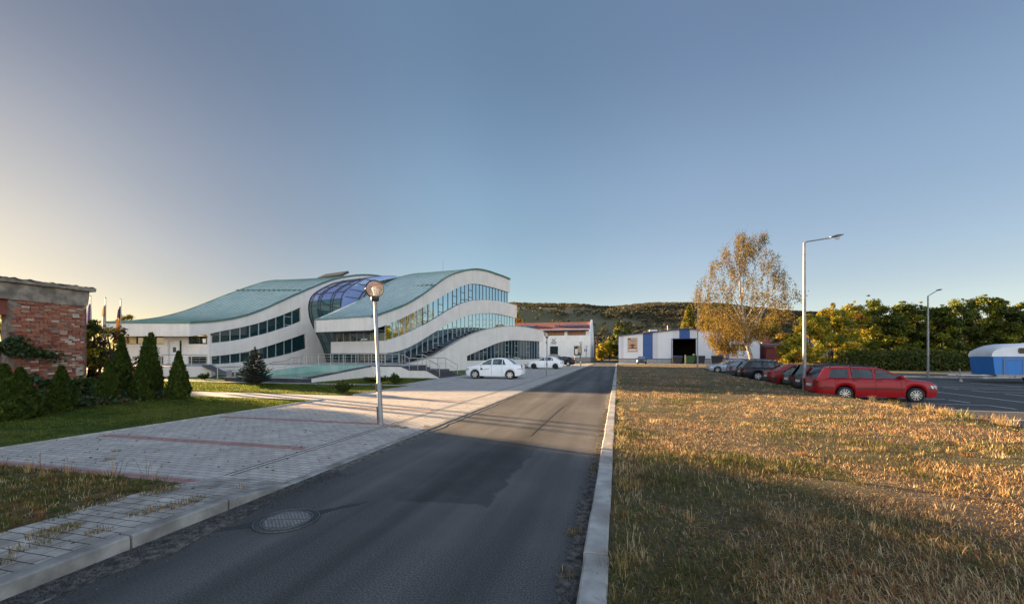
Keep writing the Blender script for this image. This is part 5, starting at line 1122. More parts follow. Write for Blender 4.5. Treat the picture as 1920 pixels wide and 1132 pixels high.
car('pale blue grey hatchback between the long black estate and the silver saloon', (9.75+2.0, 41.4, LZ), 0, pm=M['paint_blue_grey'], L=4.05, Wd=1.7, H=1.45, wb=2.5, fo=.82, hood=(.96, .8), tail=(.97, .92), belt=.96, cab=(.08, .7, 2.2, 3.05), win=[(.6, .95, .2, 0), (1.02, 1.85, .05, 0), (1.93, 2.85, .03, 0)], tailw=(.62, .9), bumper='paint_graphite')
car('silver saloon facing the grass, farthest in the row', (9.5+2.2, 49.4, LZ), math.pi, pm=M['paint_silver'], wagon=False, L=4.4, Wd=1.7, H=1.42, wb=2.6, fo=.88, hood=(.95, .78), tail=(.97, .94), belt=.95, cab=(.4, 1.1, 2.3, 3.2), win=[(.95, 1.3, .2, 0), (1.38, 2.1, .04, 0), (2.18, 3.02, .03, 0)])
car('silver estate car with roof rails, mostly hidden behind the red saloon', (13.9, 44.5, LZ), 0, pm=M['paint_silver'], rails=True, L=4.5, Wd=1.74, H=1.52, wb=2.6, fo=.88, hood=(.98, .82), tail=(.98, .96), belt=.98, cab=(.04, .45, 2.4, 3.35), win=[(.42, 1.2, .14, 0), (1.3, 2.1, .03, .0), (2.18, 3.15, .03, 0)])
LOG = dict(L=4.25, Wd=1.74, H=1.53, wb=2.63, fo=.8, hood=(1.03, .84), tail=(1.05, 1.03), belt=1.02, cab=(.62, 1.22, 2.3, 3.2), win=[(1.12, 1.38, .2, 0), (1.42, 2.12, .03, 0), (2.2, 3.05, .03, 0)], wagon=False)
wc = car('white saloon with dark triangle on its front door parked across the bays', (-8.75, 29.5, .02), math.pi, pm=M['paint_white'], spokes=6, hubs=.70, gc=.2, group='cars by the office', tailw=(.72, 1.02), **LOG)
st_ = MB(); st_.add([(.93, .872, .66), (.66, .872, .66), (.80, .874, .84)], [(0, 1, 2)]); st_.build('door_emblem', M['frame_dark'], wc, fix=False)
st_ = MB(); st_.add([(.6, .8715, .72), (.18, .8715, .72), (.18, .872, .765), (.6, .872, .765)], [(0, 1, 2, 3)]).add([(.6, .8715, .66), (.25, .8715, .66), (.25, .872, .69), (.6, .872, .69)], [(0, 1, 2, 3)]); st_.build('door_lettering', mat('letter_grey', (.45, .46, .48), (.4, .41, .43), scale=5, rough=.5), wc, fix=False)
car('white saloon with black steel wheels parked beyond the first white saloon', (-8.55, 50.5, .02), math.pi, pm=M['paint_white'], spokes=6, rim='tyre', gc=.2, group='cars by the office', L=4.35, Wd=1.73, H=1.52, wb=2.63, fo=.83, hood=(1.0, .82), tail=(1.06, 1.03), belt=1.02, cab=(.55, 1.2, 2.3, 3.2), win=[(1.1, 1.36, .2, 0), (1.42, 2.12, .03, 0), (2.2, 3.05, .03, 0)], wagon=False)
car('black saloon half hidden behind the white saloon with black wheels', (-8.6, 64.5, .02), math.pi, pm=M['paint_navy'], group='cars by the office', L=4.5, Wd=1.75, H=1.45, wb=2.65, fo=.85, hood=(.96, .8), tail=(1.0, .96), belt=.97, cab=(.5, 1.25, 2.4, 3.3), win=[(1.05, 1.4, .2, 0), (1.46, 2.15, .04, 0), (2.24, 3.1, .03, 0)], wagon=False, name='parked_car')
car('dark grey old saloon parked nose towards us before the metal hall', (4.3, 79.8, .03), -math.pi/2-.1, pm=M['paint_graphite'], bumper='black_plastic', group='cars by the office', L=4.2, Wd=1.64, H=1.4, wb=2.5, fo=.8, hood=(.92, .82), tail=(.95, .93), belt=.93, cab=(.5, 1.15, 2.25, 3.05), win=[(1.0, 1.32, .2, 0), (1.38, 2.05, .04, 0), (2.12, 2.9, .03, 0)], wagon=False)
# ---------------------------------------------------------------- horse trailer
mat('trailer_blue', (.012, .17, .52), (.01, .145, .46), scale=3, rough=.5, stretch=(1, 1, .2)); mat('trailer_white', (.72, .74, .78), (.64, .66, .7), scale=1.2, rough=.5)
tl = thing('horse_trailer', 'blue horse trailer with white rounded top parked across the car park', 'trailer', (25.3, 37.1, LZ), .0)
MB().plate([[(0, .62), (5.4, .62), (5.4, 1.85), (-.12, 1.85)]], lambda u, v, d: (u, -1+d, v), 2).build('body', M['trailer_blue'], tl)
mb = MB(); prof = [(-.16, 1.82), (-.18, 2.05), (-.08, 2.3), (.14, 2.48), (.5, 2.62), (1.2, 2.74), (2.6, 2.78), (3.0, 2.85), (3.5, 2.94), (5.45, 2.94), (5.45, 1.82)]
o0 = len(mb.v)
for y, sc_z in ((-1.02, 0), (-1.0, .78), (-.72, 1), (.72, 1), (1.0, .78), (1.02, 0)):
    for (x, z) in prof: mb.v.append((x if sc_z < 1 else x+(.06 if x < 1 else 0), y, 1.85+(z-1.85)*sc_z))
n = len(prof)
for r_ in range(5):
    for i in range(n-1): mb.f.append((o0+r_*n+i, o0+r_*n+i+1, o0+(r_+1)*n+i+1, o0+(r_+1)*n+i)); mb.m.append(0)
mb.build('top', M['trailer_white'], tl, smooth=35)
wv2 = MB(); pts = [(x, z) for x, z in ((1.32, 2.05), (1.98, 2.05), (2.05, 2.12), (2.05, 2.37), (1.98, 2.44), (1.32, 2.44), (1.25, 2.37), (1.25, 2.12))]
wv2.plate([pts], lambda u, v, d: (u, -1.035+d, v), .04); wv2.build('window', M['frame_dark'], tl)
MB().plate([[(x*.8+.33, z*.78+.49) for x, z in pts]], lambda u, v, d: (u, -1.045+d, v), .01).build('pane', M['car_glass'], tl.children[-1])
MB().bx(.5, 2.3, -1.03, -1, 1.62, 1.69).bx(.44, .5, -1.03, -1, .62, 1.69).bx(2.3, 5.4, -1.03, -1, 1.64, 1.71).bx(1.5, 1.53, -1.015, -1, .65, 1.6).build('edge_strip', M['iron'], tl)
MB().box((2.36, -1.06, 1.2), (.09, .06, 1.2), ry=-.12).build('door_strut', M['galvanised'], tl)
MB().bx(.1, 5.4, -.98, .98, .45, .62).bx(-.4, .1, -.5, -.42, .5, .6).bx(-.4, .1, .42, .5, .5, .6).build('chassis', M['galvanised'], tl)
mb = MB()
for sg in (-1, 1): mb.tube([(.3, sg*.75, .5), (-1.5, sg*.05, .5)], .07, 6)
mb.tube([(-1.3, 0, .5), (-2.05, 0, .5)], .05, 6); mb.build('drawbar', M['alloy'], tl)
MB().tube([(-1.35, -.12, .12), (-1.42, -.12, .95)], .045, 8).lathe([(.001, -.04), (.1, -.04), (.1, .04), (.001, .04)], c=(-1.35, -.12, .1), n=12, axis='Y').build('jockey_wheel', M['galvanised'], tl)
MB().tube([(-1.6, 0, .52), (-1.95, 0, .85)], .02, 6).build('brake_lever', M['galvanised'], tl)
MB().box((1.5, -.9, .5), (.7, .2, .16)).build('toolbox', M['galvanised'], tl)
for x in (3.3, 4.07):
    for sg in (-1, 1):
        ty = MB().lathe([(.2, sg*.1), (.28, sg*.105), (.325, sg*.07), (.325, -sg*.08), (.2, -sg*.1)], c=(x, sg*.98, .325), n=26, axis='Y').build('wheel', M['tyre'], tl, smooth=40)
        MB().lathe([(.2, sg*.1), (.17, sg*.06), (.08, sg*.07), (.001, sg*.09)], c=(x, sg*.98, .325), n=20, axis='Y').build('rim', M['alloy'], ty, smooth=40)
for sg in (-1, 1):
    P = [(2.77, .42), (2.85, .68), (3.07, .8), (4.3, .8), (4.5, .68), (4.59, .42)]
    MB().strip([(x, sg*.86, z) for x, z in P], [(x, sg*1.12, z) for x, z in P]).build('mudguard', M['galvanised'], tl)
# ================================================================ vegetation
def leaf(n, c, tr=.35): return mat(n, c, tuple(x*.75 for x in c), scale=5, rough=.6, transl=tr, spec=.3)
leaf('birch_gold', (.30, .19, .03)); leaf('birch_brown', (.19, .11, .026)); leaf('birch_olive', (.17, .15, .025)); leaf('leaf_green', (.10, .13, .016)); leaf('leaf_dark', (.045, .07, .014)); leaf('leaf_yellow', (.46, .35, .03)); leaf('leaf_lime', (.25, .26, .02))
leaf('leaf_orange', (.36, .15, .03)); leaf('thuja_green', (.055, .088, .012), .2); leaf('thuja_dark', (.028, .05, .009), .2); leaf('thuja_light', (.10, .13, .018), .2); leaf('leaf_purple', (.12, .035, .035)); leaf('spruce_blue', (.05, .068, .06), .1); leaf('spruce_dark', (.028, .04, .034), .1); leaf('vine_green', (.04, .075, .03), .2); leaf('straw_brown_leaf', (.16, .09, .04), .2)
bk = mat('birch_bark', (.38, .34, .3), (.055, .046, .04), scale=7, rough=.85, stretch=(1, 1, .45), lo=.38, hi=.5); mat('bark', (.13, .1, .075), (.07, .055, .042), scale=12, rough=.95, bump=.6); mat('bark_dark', (.05, .04, .034), (.03, .025, .02), scale=9, rough=.95, bump=.5)
# ---------------------------------------------------------------- the birch
def birch():
    bx_, by_ = C2(1411, 60); t = thing('birch_tree', 'tall birch with drooping golden brown leaves and white bark', 'tree', (bx_, by_, -.15)); rg = np.random.default_rng(21); rr = random.Random(21)
    # to the camera's right / away axes, so that the crown's lopsided outline is turned towards the road
    ax = Vector((math.cos(YAW), math.sin(YAW), 0)); ay = Vector((-math.sin(YAW), math.cos(YAW), 0))
    def P(x, y, z): return ax*x+ay*y+Vector((0, 0, z))
    lead = [P(0, 0, 0), P(-.25, 0, 1.6), P(-.7, .1, 3.2), P(-.95, .1, 5), P(-1.3, .2, 8), P(-1.75, .1, 11), P(-1.9, 0, 14), P(-1.75, 0, 16.5), P(-1.5, 0, 18.3)]
    mb = MB(); mb.tube(lead, [.42, .3, .26, .2, .16, .12, .08, .045, .015], 10)
    limbs = []
    def limb(z0, x1, y1, z1, r):
        i = max(0, min(len(lead)-2, sum(1 for p in lead if p.z < z0)-1)); a, b = lead[i], lead[i+1]; s = a.lerp(b, max(0, min(1, (z0-a.z)/(b.z-a.z)))); e = P(x1, y1, z1)
        m1 = s.lerp(e, .35)+Vector((0, 0, .6)); m2 = s.lerp(e, .7)+Vector((0, 0, .55)); pts = [s, m1, m2, e]; mb.tube(pts, [r, r*.7, r*.42, r*.14], 7); limbs.append(pts)
    limb(2.9, 1.8, .2, 8.2, .17); limb(3.4, 2.3, -.4, 10.5, .12); limb(4.6, -4.9, .3, 8.8, .11); limb(5.2, -4.6, -1, 10.6, .1); limb(6.6, 3.6, .5, 12.2, .1); limb(3.2, -3.6, -1.2, 6.2, .1); limb(7.5, -4.6, .8, 13, .09); limb(9, -.2, 1.4, 16.4, .09); limb(9.5, 1.5, -.8, 17.3, .08); limb(5.5, 4.4, -.6, 10.4, .09)
    for k in range(28):
        z0 = rr.uniform(3.5, 15.5); an = rr.uniform(0, 6.28); ln = rr.uniform(.45, .95); z1 = min(18.6, z0+rr.uniform(1.2, 3.4)); rad = interp(z1, [4, 7, 10, 13, 16, 19], [4.6, 6.0, 6.7, 5.6, 4.2, 1.8])*ln
        limb(z0, -1.3+math.cos(an)*rad, math.sin(an)*rad*.85, z1, rr.uniform(.022, .045))
    trunk = mb.build('trunk', M['birch_bark'], t, smooth=60)
    # strands hang from the limbs and from free points inside the outline
    def env(x, z):   # outline seen from the road: left and right reach by height
        l = interp(z, [1.6, 2.8, 5, 7, 9, 11, 13, 15, 17, 19.6], [-4.4, -5.4, -6.6, -7.3, -8.3, -8.6, -7.6, -6.2, -4.6, -2.8]); r = interp(z, [3, 4.5, 6, 7.5, 9, 11, 13, 15, 17, 19.6], [-1.6, .2, 3.4, 5.3, 6.2, 5.6, 4.6, 3.6, 2.8, 1.6]); return l, r
    P0 = []
    while len(P0) < 1180:
        z = rr.uniform(2.6, 19.4); l, r = env(0, z); x = rr.uniform(l, r); c = (l+r)/2; w_ = (r-l)/2; y = rr.gauss(0, .38)*w_
        if ((x-c)/w_)**2+(y/w_)**2 > 1: continue
        g = fbm((x*.42+3, y*.42, z*.42), 1, 2)
        q = .03+.25*(((x-c)/w_)**2) if z > 6.5 else .3
        if z < 8 and x < -1: q += .25
        if g+q < rr.uniform(-.06, .46): continue
        P0.append((x, y, z))
    LP = []; tw = MB()
    for (x, y, z) in P0:
        ln = rr.uniform(.7, 2.1) if z > 5 else rr.uniform(.5, 1.3); n = int(ln*25); sw = rr.uniform(-.25, .25); top = P(x, y, z)
        if rr.random() < .5: tw.tube([top+Vector((rr.uniform(-.4, .4), rr.uniform(-.4, .4), .5)), top, P(x+sw*.5, y, z-ln*.5), P(x+sw*.7, y, z-ln)], [.014, .012, .009, .005], 3, caps=False)
        for k in range(n):
            u = rr.random(); spread = .10+.16*(1-u); q = P(x+sw*u+rr.gauss(0, spread), y+rr.gauss(0, spread), z-ln*u+rr.gauss(0, .05)); LP.append((q.x, q.y, q.z, z))
    A = np.array(LP); V, Q = leaf_quads(A[:, :3], .115, droop=.7, aspect=1.5, rng=rg)
    mi = np.where(A[:, 3] < 9, rg.choice([0, 0, 0, 2, 1], len(A)), rg.choice([0, 1, 1, 2, 2], len(A)))
    np_obj('crown', V, Q, mi, [M['birch_gold'], M['birch_brown'], M['birch_olive']], t)
    tw.build('twigs', M['bark_dark'], trunk, fix=False)
birch()
# ---------------------------------------------------------------- bushy broadleaf trees
def bushy(name, label, loc, h, w_, mats, seed, n=9000, size=.2, grp=None, lean=0, base=.12, wts=None, cat='tree', clumps=46, stems=5):
    t = thing(name, label, cat, loc, 0, grp); rg = np.random.default_rng(seed); rr = random.Random(seed)
    mb = MB(); tips = []
    for k in range(stems):
        a = rr.uniform(0, 6.28); r = w_*.5*rr.uniform(.15, .6); e = Vector((math.cos(a)*r, math.sin(a)*r, h*rr.uniform(.6, .95))); b = Vector((rr.uniform(-.2, .2), rr.uniform(-.2, .2), 0)); m = b.lerp(e, .5)+Vector((0, 0, .1*h)); mb.tube([b, m, e], [.045+h*.006, .05, .015], 6); tips.append(e)
    mb.build('trunk', M['bark_dark'], t, smooth=60)
    C = []; S = []
    for k in range(clumps):
        for _ in range(30):
            u = rr.uniform(base, .97); a = rr.uniform(0, 6.28); rad = w_*.5*interp(u, [0, .2, .5, .75, 1], [.7, .95, 1, .75, .25])*math.sqrt(rr.uniform(.15, 1)); x, y = math.cos(a)*rad, math.sin(a)*rad
            if fbm((x*.6+seed, y*.6, u*h*.6), 1, 2) > -.12: break
        C.append((x, y, u*h)); S.append(rr.uniform(.28, .6)*w_*.17+.12)
    # shoots that break the outline
    for k in range(clumps//3):
        a = rr.uniform(0, 6.28); r = w_*.5*rr.uniform(0, .8); C.append((math.cos(a)*r, math.sin(a)*r, h*interp(r/(w_*.5), [0, 1], [1.0, .72])*rr.uniform(.90, 1.10))); S.append(.16)
    C = np.array(C); S = np.array(S); per = S**2; per = per/per.sum()
    ids = rg.choice(len(C), n, p=per); d = rg.normal(size=(n, 3)); d /= np.linalg.norm(d, axis=1)[:, None]
    P = C[ids]+d*(S[ids]*rg.uniform(.35, 1.25, n))[:, None]*np.array([1.15, 1.15, .8]); P[:, 2] = np.maximum(P[:, 2], .06)
    V, Q = leaf_quads(P, size, flat=.25, aspect=1.7, rng=rg, nrm=d*.8+np.array([0, 0, .35]), loose=.55)
    cm = rg.choice(len(mats), len(C), p=wts); mi = np.where(rg.random(n) < .68, cm[ids], rg.choice(len(mats), n, p=wts))
    np_obj('crown', V, Q, mi, [M[m] for m in mats], t); return t
hedge = [(1486, 628, 56, 4.2, 1), (1520, 592, 58, 5.2, 1), (1560, 576, 59, 5.6, 1), (1598, 574, 60, 5.2, 1), (1632, 562, 61, 6, 0), (1662, 590, 58, 4.6, 0), (1692, 570, 57, 5.6, 0), (1728, 572, 58, 5.6, 0), (1764, 576, 56, 5.2, 0), (1804, 564, 57, 6.2, 0), (1848, 558, 56, 6.2, 0), (1888, 574, 55, 5.6, 0), (1924, 566, 55, 6, 0), (1975, 570, 54, 6, 0)]
labs = ['small golden yellow bush tree at the left end of the car park hedge', 'golden yellow tree second from the left in the hedge, behind the near street lamp', 'yellow green tree just right of the near street lamp in the hedge', 'yellow tree third along the hedge right of the near lamp', 'tallest green tree above the bonnet of the red estate', 'low dark tree in the dip of the hedge left of the pale lamp', 'green tree immediately left of the pale far lamp', 'dark green tree immediately behind the pale far lamp', 'green tree between the pale lamp and the horse trailer', 'broad green tree above the drawbar of the trailer', 'tall loose topped green tree above the front of the trailer', 'dark tree behind the roof of the horse trailer', 'green tree behind the horse trailer at the right picture edge', 'outermost green tree beyond the right picture edge']
for i, (px, yt, z, wd, ye) in enumerate(hedge):
    q = C2(px, z); h = 1.8+(664-yt)/780*z+.1
    ms = ['leaf_yellow', 'leaf_lime', 'leaf_orange', 'leaf_green'] if ye else ['leaf_green', 'leaf_dark', 'leaf_lime', 'leaf_yellow']; ws = [.42, .40, .05, .13] if ye else [.42, .33, .18, .07]
    bushy('broadleaf_tree', labs[i], (q[0], q[1], -.1), h, wd, ms, 100+i, n=15500, size=.155, grp='trees of the hedge beyond the car park', wts=ws, clumps=60)
for i, (px, yt, z, wd, ms, ws, lab, nm) in enumerate([
    (1166, 607, 122, 8, ['leaf_dark', 'leaf_yellow', 'leaf_green'], [.55, .2, .25], 'dark tree with yellowing leaves behind the left end of the metal hall', 'broadleaf_tree'),
    (1143, 640, 128, 8, ['leaf_yellow', 'leaf_lime'], [.75, .25], 'bright yellow tree closing the end of the road', 'broadleaf_tree'),
    (972, 588, 120, 6, ['leaf_yellow', 'leaf_green', 'leaf_orange'], [.4, .4, .2], 'small autumn tree showing between the office and the red tiled roof', 'broadleaf_tree'),
    (1440, 592, 105, 10, ['birch_gold', 'birch_brown', 'leaf_green'], [.4, .3, .3], 'orange brown tree behind the right half of the birch', 'broadleaf_tree'),
    (1320, 600, 115, 9, ['birch_gold', 'leaf_yellow', 'leaf_dark'], [.4, .2, .4], 'golden tree behind the roof ridge of the metal hall', 'broadleaf_tree'),
    (1212, 622, 140, 6, ['leaf_orange', 'birch_gold'], [.6, .4], 'small orange tree peeping over the roof of the metal hall', 'broadleaf_tree'),
    (185, 600, 75, 6, ['birch_olive', 'leaf_yellow'], [.6, .4], 'thin backlit tree between the flagpoles', 'broadleaf_tree'),
    (236, 584, 72, 4, ['birch_olive', 'birch_brown'], [.5, .5], 'sparse bare topped tree behind the low end of the office roof', 'broadleaf_tree')]):
    q = C2(px, z); h = 1.8+(664-yt)/780*z; bushy(nm, lab, (q[0], q[1], 0), h, wd, ms, 200+i, n=7000 if z > 90 else 2200, size=.32 if z > 90 else .18, wts=ws, clumps=40 if z > 90 else 26)
for i, (x, y, h, wd) in enumerate([(-44.0, 20.8, 7.1, 5.0), (-44.5, 17.2, 8.4, 5.6), (-46.5, 13.6, 9.0, 6.0), (-43.0, 9.6, 8.8, 6.0)]):   # unseen trees added behind the ruin to dapple the evening light on the road
    bushy('broadleaf_tree', ['loose tree directly behind the corner of the brick ruin', 'tall loose tree behind the ruin, second from its corner', 'tall loose tree behind the ruin, third from its corner', 'tall loose tree behind the ruin, farthest from its corner'][i], (x, y, 0), h, wd, ['leaf_green', 'leaf_lime', 'leaf_yellow'], 260+i, n=3600, size=.17, wts=[.45, .35, .2], clumps=40, grp='trees behind the ruin', base=.3)
def larch(px, z, yt, wd, label):
    q = C2(px, z); h = 1.8+(664-yt)/780*z; t = thing('conifer_tree', label, 'tree', (q[0], q[1], 0)); rg = np.random.default_rng(5); n = 7000; u = rg.random(n)**.8; a = rg.integers(0, 40, n)/40*6.28+u*9; rad = wd*.5*(1-u)**.8*rg.random(n)**.5
    P = np.stack([np.cos(a)*rad, np.sin(a)*rad, u*h+rad*.45], 1); V, Q = leaf_quads(P, .3, aspect=2.5, rng=rg); np_obj('crown', V, Q, rg.choice(3, n, p=[.4, .3, .3]), [M['birch_gold'], M['leaf_lime'], M['leaf_dark']], t); MB().tube([(0, 0, 0), (0, 0, h)], [.2, .02], 8).build('trunk', M['bark'], t)
larch(1292, 120, 572, 9, 'golden conifer with upswept branches behind the metal hall')
# undergrowth in front of the hedge
def undergrowth(name, label, pts, h, depth, n, mats, wts, size, seed, zoff=-.1):
    rg = np.random.default_rng(seed); pts = np.array(pts); seg = rg.integers(0, len(pts)-1, n); u = rg.random(n)[:, None]; b = pts[seg]*(1-u)+pts[seg+1]*u; d = rg.normal(0, depth*.4, (n, 2)); hh = h*(.28+.72*np.sin(b[:, 0]*.83+np.sin(b[:, 1]*1.3+b[:, 0]*.37)*2.0)**2)
    P = np.concatenate([b+d, (zoff+hh*rg.random(n)**.7)[:, None]], 1); V, Q = leaf_quads(P, size, aspect=1.8, rng=rg); o = np_obj(name, V, Q, rg.choice(len(mats), n, p=wts), [M[m] for m in mats]); o['kind'] = 'stuff'; tag(o, label, 'undergrowth'); return o
undergrowth('undergrowth', 'dark green scrub along the foot of the hedge', [C2(1560, 54), C2(1640, 52.5), C2(1720, 51), C2(1800, 50.5), C2(1920, 50), C2(2000, 50)], 2.5, 2.6, 30000, ['leaf_dark', 'leaf_green', 'birch_brown'], [.6, .3, .1], .15, 61)
undergrowth('scrub', 'sunlit tall dry grass under the birch', [C2(1395, 62), C2(1440, 58), C2(1475, 55), C2(1500, 54)], .75, 3.0, 9000, ['birch_gold', 'leaf_yellow', 'birch_brown'], [.5, .25, .25], .22, 62)
# ---------------------------------------------------------------- thujas, spruce, shrubs
def thuja(loc, h, w_, label, seed, n=6500, tips=((0, 0, 1),)):
    t = thing('thuja', label, 'conifer', loc, random.Random(seed).uniform(0, 6), 'clipped thujas beside the ruin'); rg = np.random.default_rng(seed); VV = []; QQ = []; MI = []; mb = MB(); o = 0
    for (tx, ty, sc_) in tips:
        hh = h*sc_; prof = lambda u: w_*.5*(.62+.38*sc_)*np.interp(u, [0, .06, .2, .45, .7, .88, 1], [.6, .88, 1, .76, .43, .16, .015])
        m = int(n*sc_*sc_); u = rg.random(m)**1.25; a = rg.random(m)*6.283; lob = 1+.13*np.sin(a*4+u*13+seed)+.10*np.sin(a*7-u*23+seed*2)+.07*np.sin(a*13+u*41); r = prof(u)*lob*(1-.26*rg.random(m)**2+.10*(rg.random(m) < .12)*rg.random(m))
        P = np.stack([tx*w_+np.cos(a)*r, ty*w_+np.sin(a)*r, .05+u*hh], 1)
        up = np.stack([np.cos(a)*.55, np.sin(a)*.55, np.ones(m)], 1)+rg.normal(0, .28, (m, 3)); up /= np.linalg.norm(up, axis=1)[:, None]; sd_ = np.stack([-np.sin(a), np.cos(a), np.zeros(m)], 1)+rg.normal(0, .5, (m, 3)); sd_ -= up*np.sum(up*sd_, 1)[:, None]; sd_ /= np.linalg.norm(sd_, axis=1)[:, None]
        s = (rg.uniform(.045, .13, m)*(.7+.3*min(1.4, h/1.5)))[:, None]; V = np.stack([P-up*s*.5, P+sd_*s*.42+up*s*.15, P+up*s*1.0, P-sd_*s*.42+up*s*.15], 1).reshape(-1, 3)
        VV.append(V); QQ.append(np.arange(4*m).reshape(m, 4)+o); o += 4*m; MI.append(rg.choice(3, m, p=[.5, .3, .2]))
        us = np.linspace(.02, .97, 9); mb.lathe([(.001, .03)]+[(float(prof(x))*.66, .05+float(x)*hh) for x in us]+[(.001, hh*.985)], c=(tx*w_, ty*w_, 0), n=12)
    np_obj('foliage', np.concatenate(VV), np.concatenate(QQ), np.concatenate(MI), [M['thuja_green'], M['thuja_dark'], M['thuja_light']], t); mb.build('inner_foliage', M['thuja_dark'], t, smooth=70); MB().tube([(0, 0, -.05), (0, 0, h*.5)], [.04, .02], 6).build('trunk', M['bark'], t); return t
def th(px, yb, yt, wpx, label, seed, tips=((0, 0, 1),), n=6500):
    z = 780*1.78/(yb-664); q = C2(px, z); h = (yb-yt)*z/780; thuja((q[0], q[1], .02), h, wpx*.76*z/780, label, seed, n, tips)
th(8, 790, 690, 74, 'broad thuja at the left picture edge', 1, ((0, 0, 1), (.3, .2, .93)))
th(115, 772, 692, 50, 'rounded thuja in front of the brick wall with a small side shoot', 2, ((0, 0, 1), (.42, -.1, .62)))
th(203, 758, 682, 36, 'slim thuja just right of the brick corner', 3)
th(228, 744, 632, 40, 'tall thuja below the blue yellow red flag', 5, n=8000)
th(266, 752, 684, 44, 'low front thuja of the pair before the side stairs', 6)
th(281, 746, 629, 42, 'tall twin tipped thuja behind the low front one', 7, ((.1, 0, 1), (-.22, .05, .93)), n=8000)
th(335, 750, 664, 42, 'thuja standing alone on the right end of the row', 8)
def spruce(loc, h, w_, label):
    t = thing('spruce', label, 'conifer', loc, 0); rg = np.random.default_rng(3); rr = random.Random(3); P = []; D = []; mb = MB().tube([(0, 0, -.05), (0, 0, h*.98)], [.045, .008], 8)
    lv = 15
    for k in range(lv):
        u = .06+.9*k/lv; L = w_*.5*(1-u)**.82*1.05; nb = int(11-6*u)
        for b in range(nb):
            a = 6.283*b/nb+k*1.1+rr.uniform(-.2, .2); l = L*rr.uniform(.8, 1.1); e = Vector((math.cos(a)*l, math.sin(a)*l, u*h+l*.28+rr.uniform(-.03, .05))); s = Vector((0, 0, u*h)); mb.tube([s, e], [.012, .004], 4, caps=False)
            sd_ = Vector((-math.sin(a), math.cos(a), 0))
            m = int(60*l/.5)+14
            for q in range(m):
                f = rr.uniform(.15, 1); side_ = rr.gauss(0, .13)*(1.1-f*.6)*l; c = s.lerp(e, f)+sd_*side_+Vector((0, 0, rr.gauss(0, .012))); P.append(c); d = (e-s).normalized()+sd_*(side_*6)+Vector((rr.gauss(0, .3), rr.gauss(0, .3), .35+rr.gauss(0, .3))); D.append(d)
    for q in range(60): P.append(Vector((rr.gauss(0, .02), rr.gauss(0, .02), h*rr.uniform(.9, 1.0)))); D.append(Vector((rr.gauss(0, .5), rr.gauss(0, .5), 1)))
    mb.build('trunk', M['bark'], t); P = np.array([tuple(p) for p in P]); D = np.array([tuple(p) for p in D]); D /= np.linalg.norm(D, axis=1)[:, None]; n = len(P); S = np.cross(D, rg.normal(size=(n, 3))); S /= np.linalg.norm(S, axis=1)[:, None]; s = rg.uniform(.06, .1, n)[:, None]
    V = np.stack([P-D*s*.2, P+S*s*.24+D*s*.4, P+D*s*1.1, P-S*s*.24+D*s*.4], 1).reshape(-1, 3); np_obj('needles', V, np.arange(4*n).reshape(n, 4), rg.choice(2, n, p=[.6, .4]), [M['spruce_blue'], M['spruce_dark']], t)
q = C2(478, 23.3); spruce((q[0], q[1], .03), 2.15, 1.85, 'small blue grey spruce on the lawn before the fountain basin')
def pine_bush(px, z, h, w_, label, seed, n=3500):
    q = C2(px, z); t = thing('pine_shrub', label, 'shrub', (q[0], q[1], .03), 0, 'low dark shrubs on the lawns'); rg = np.random.default_rng(seed); rr = random.Random(seed); ns = 26; P = []; D = []; mb = MB()
    for k in range(ns):
        a = rr.uniform(0, 6.28); l = w_*.5*rr.uniform(.3, 1); e = Vector((math.cos(a)*l, math.sin(a)*l, h*rr.uniform(.45, 1)*(1-.35*l/(w_*.5)))); mb.tube([(0, 0, 0), e*.5+Vector((0, 0, .03)), e], [.014, .01, .004], 4, caps=False)
        for q2 in range(n//ns):
            f = rr.uniform(.35, 1.02); c = e*f+Vector((rr.gauss(0, .03), rr.gauss(0, .03), rr.gauss(0, .03))); P.append(tuple(c)); d = e.normalized()*.7+Vector((rr.gauss(0, .6), rr.gauss(0, .6), .5+rr.gauss(0, .4))); D.append(tuple(d))
    mb.build('stem', M['bark_dark'], t); P = np.array(P); D = np.array(D); D /= np.linalg.norm(D, axis=1)[:, None]; n = len(P); S = np.cross(D, rg.normal(size=(n, 3))); S /= np.linalg.norm(S, axis=1)[:, None]; s = rg.uniform(.05, .09, n)[:, None]
    V = np.stack([P, P+S*s*.2+D*s*.5, P+D*s, P-S*s*.2+D*s*.5], 1).reshape(-1, 3); np_obj('foliage', V, np.arange(4*n).reshape(n, 4), rg.choice(3, n, p=[.5, .3, .2]), [M['thuja_green'], M['thuja_dark'], M['leaf_green']], t)
pine_bush(643, 19.0, .62, 1.0, 'low dark pine shrub on the lawn left of the globe lamp', 31); pine_bush(741, 24.2, .75, .85, 'dark upright shrub on the lawn right of the globe lamp', 32); pine_bush(706, 25.6, .5, 1.7, 'spreading juniper behind the globe lamp pole', 33); pine_bush(384, 29.0, .55, .85, 'round dark shrub before the white side terrace', 34)
q = C2(212, 19.5); bushy('purple_shrub', 'airy shrub with purple and yellow leaves among the thujas', (q[0], q[1], 0), 3.1, 1.7, ['leaf_purple', 'leaf_orange', 'leaf_yellow', 'leaf_green'], 301, n=2400, size=.085, wts=[.45, .2, .2, .15], cat='shrub', clumps=30, base=.1)
q = C2(174, 19.5); bushy('yellow_shrub', 'tall backlit yellow green shrub squeezed between ruin and purple shrub', (q[0], q[1], 0), 3.2, 1.5, ['leaf_yellow', 'leaf_lime', 'leaf_green', 'leaf_dark'], 302, n=5200, size=.085, wts=[.18, .22, .35, .25], cat='shrub', clumps=44, base=.05)
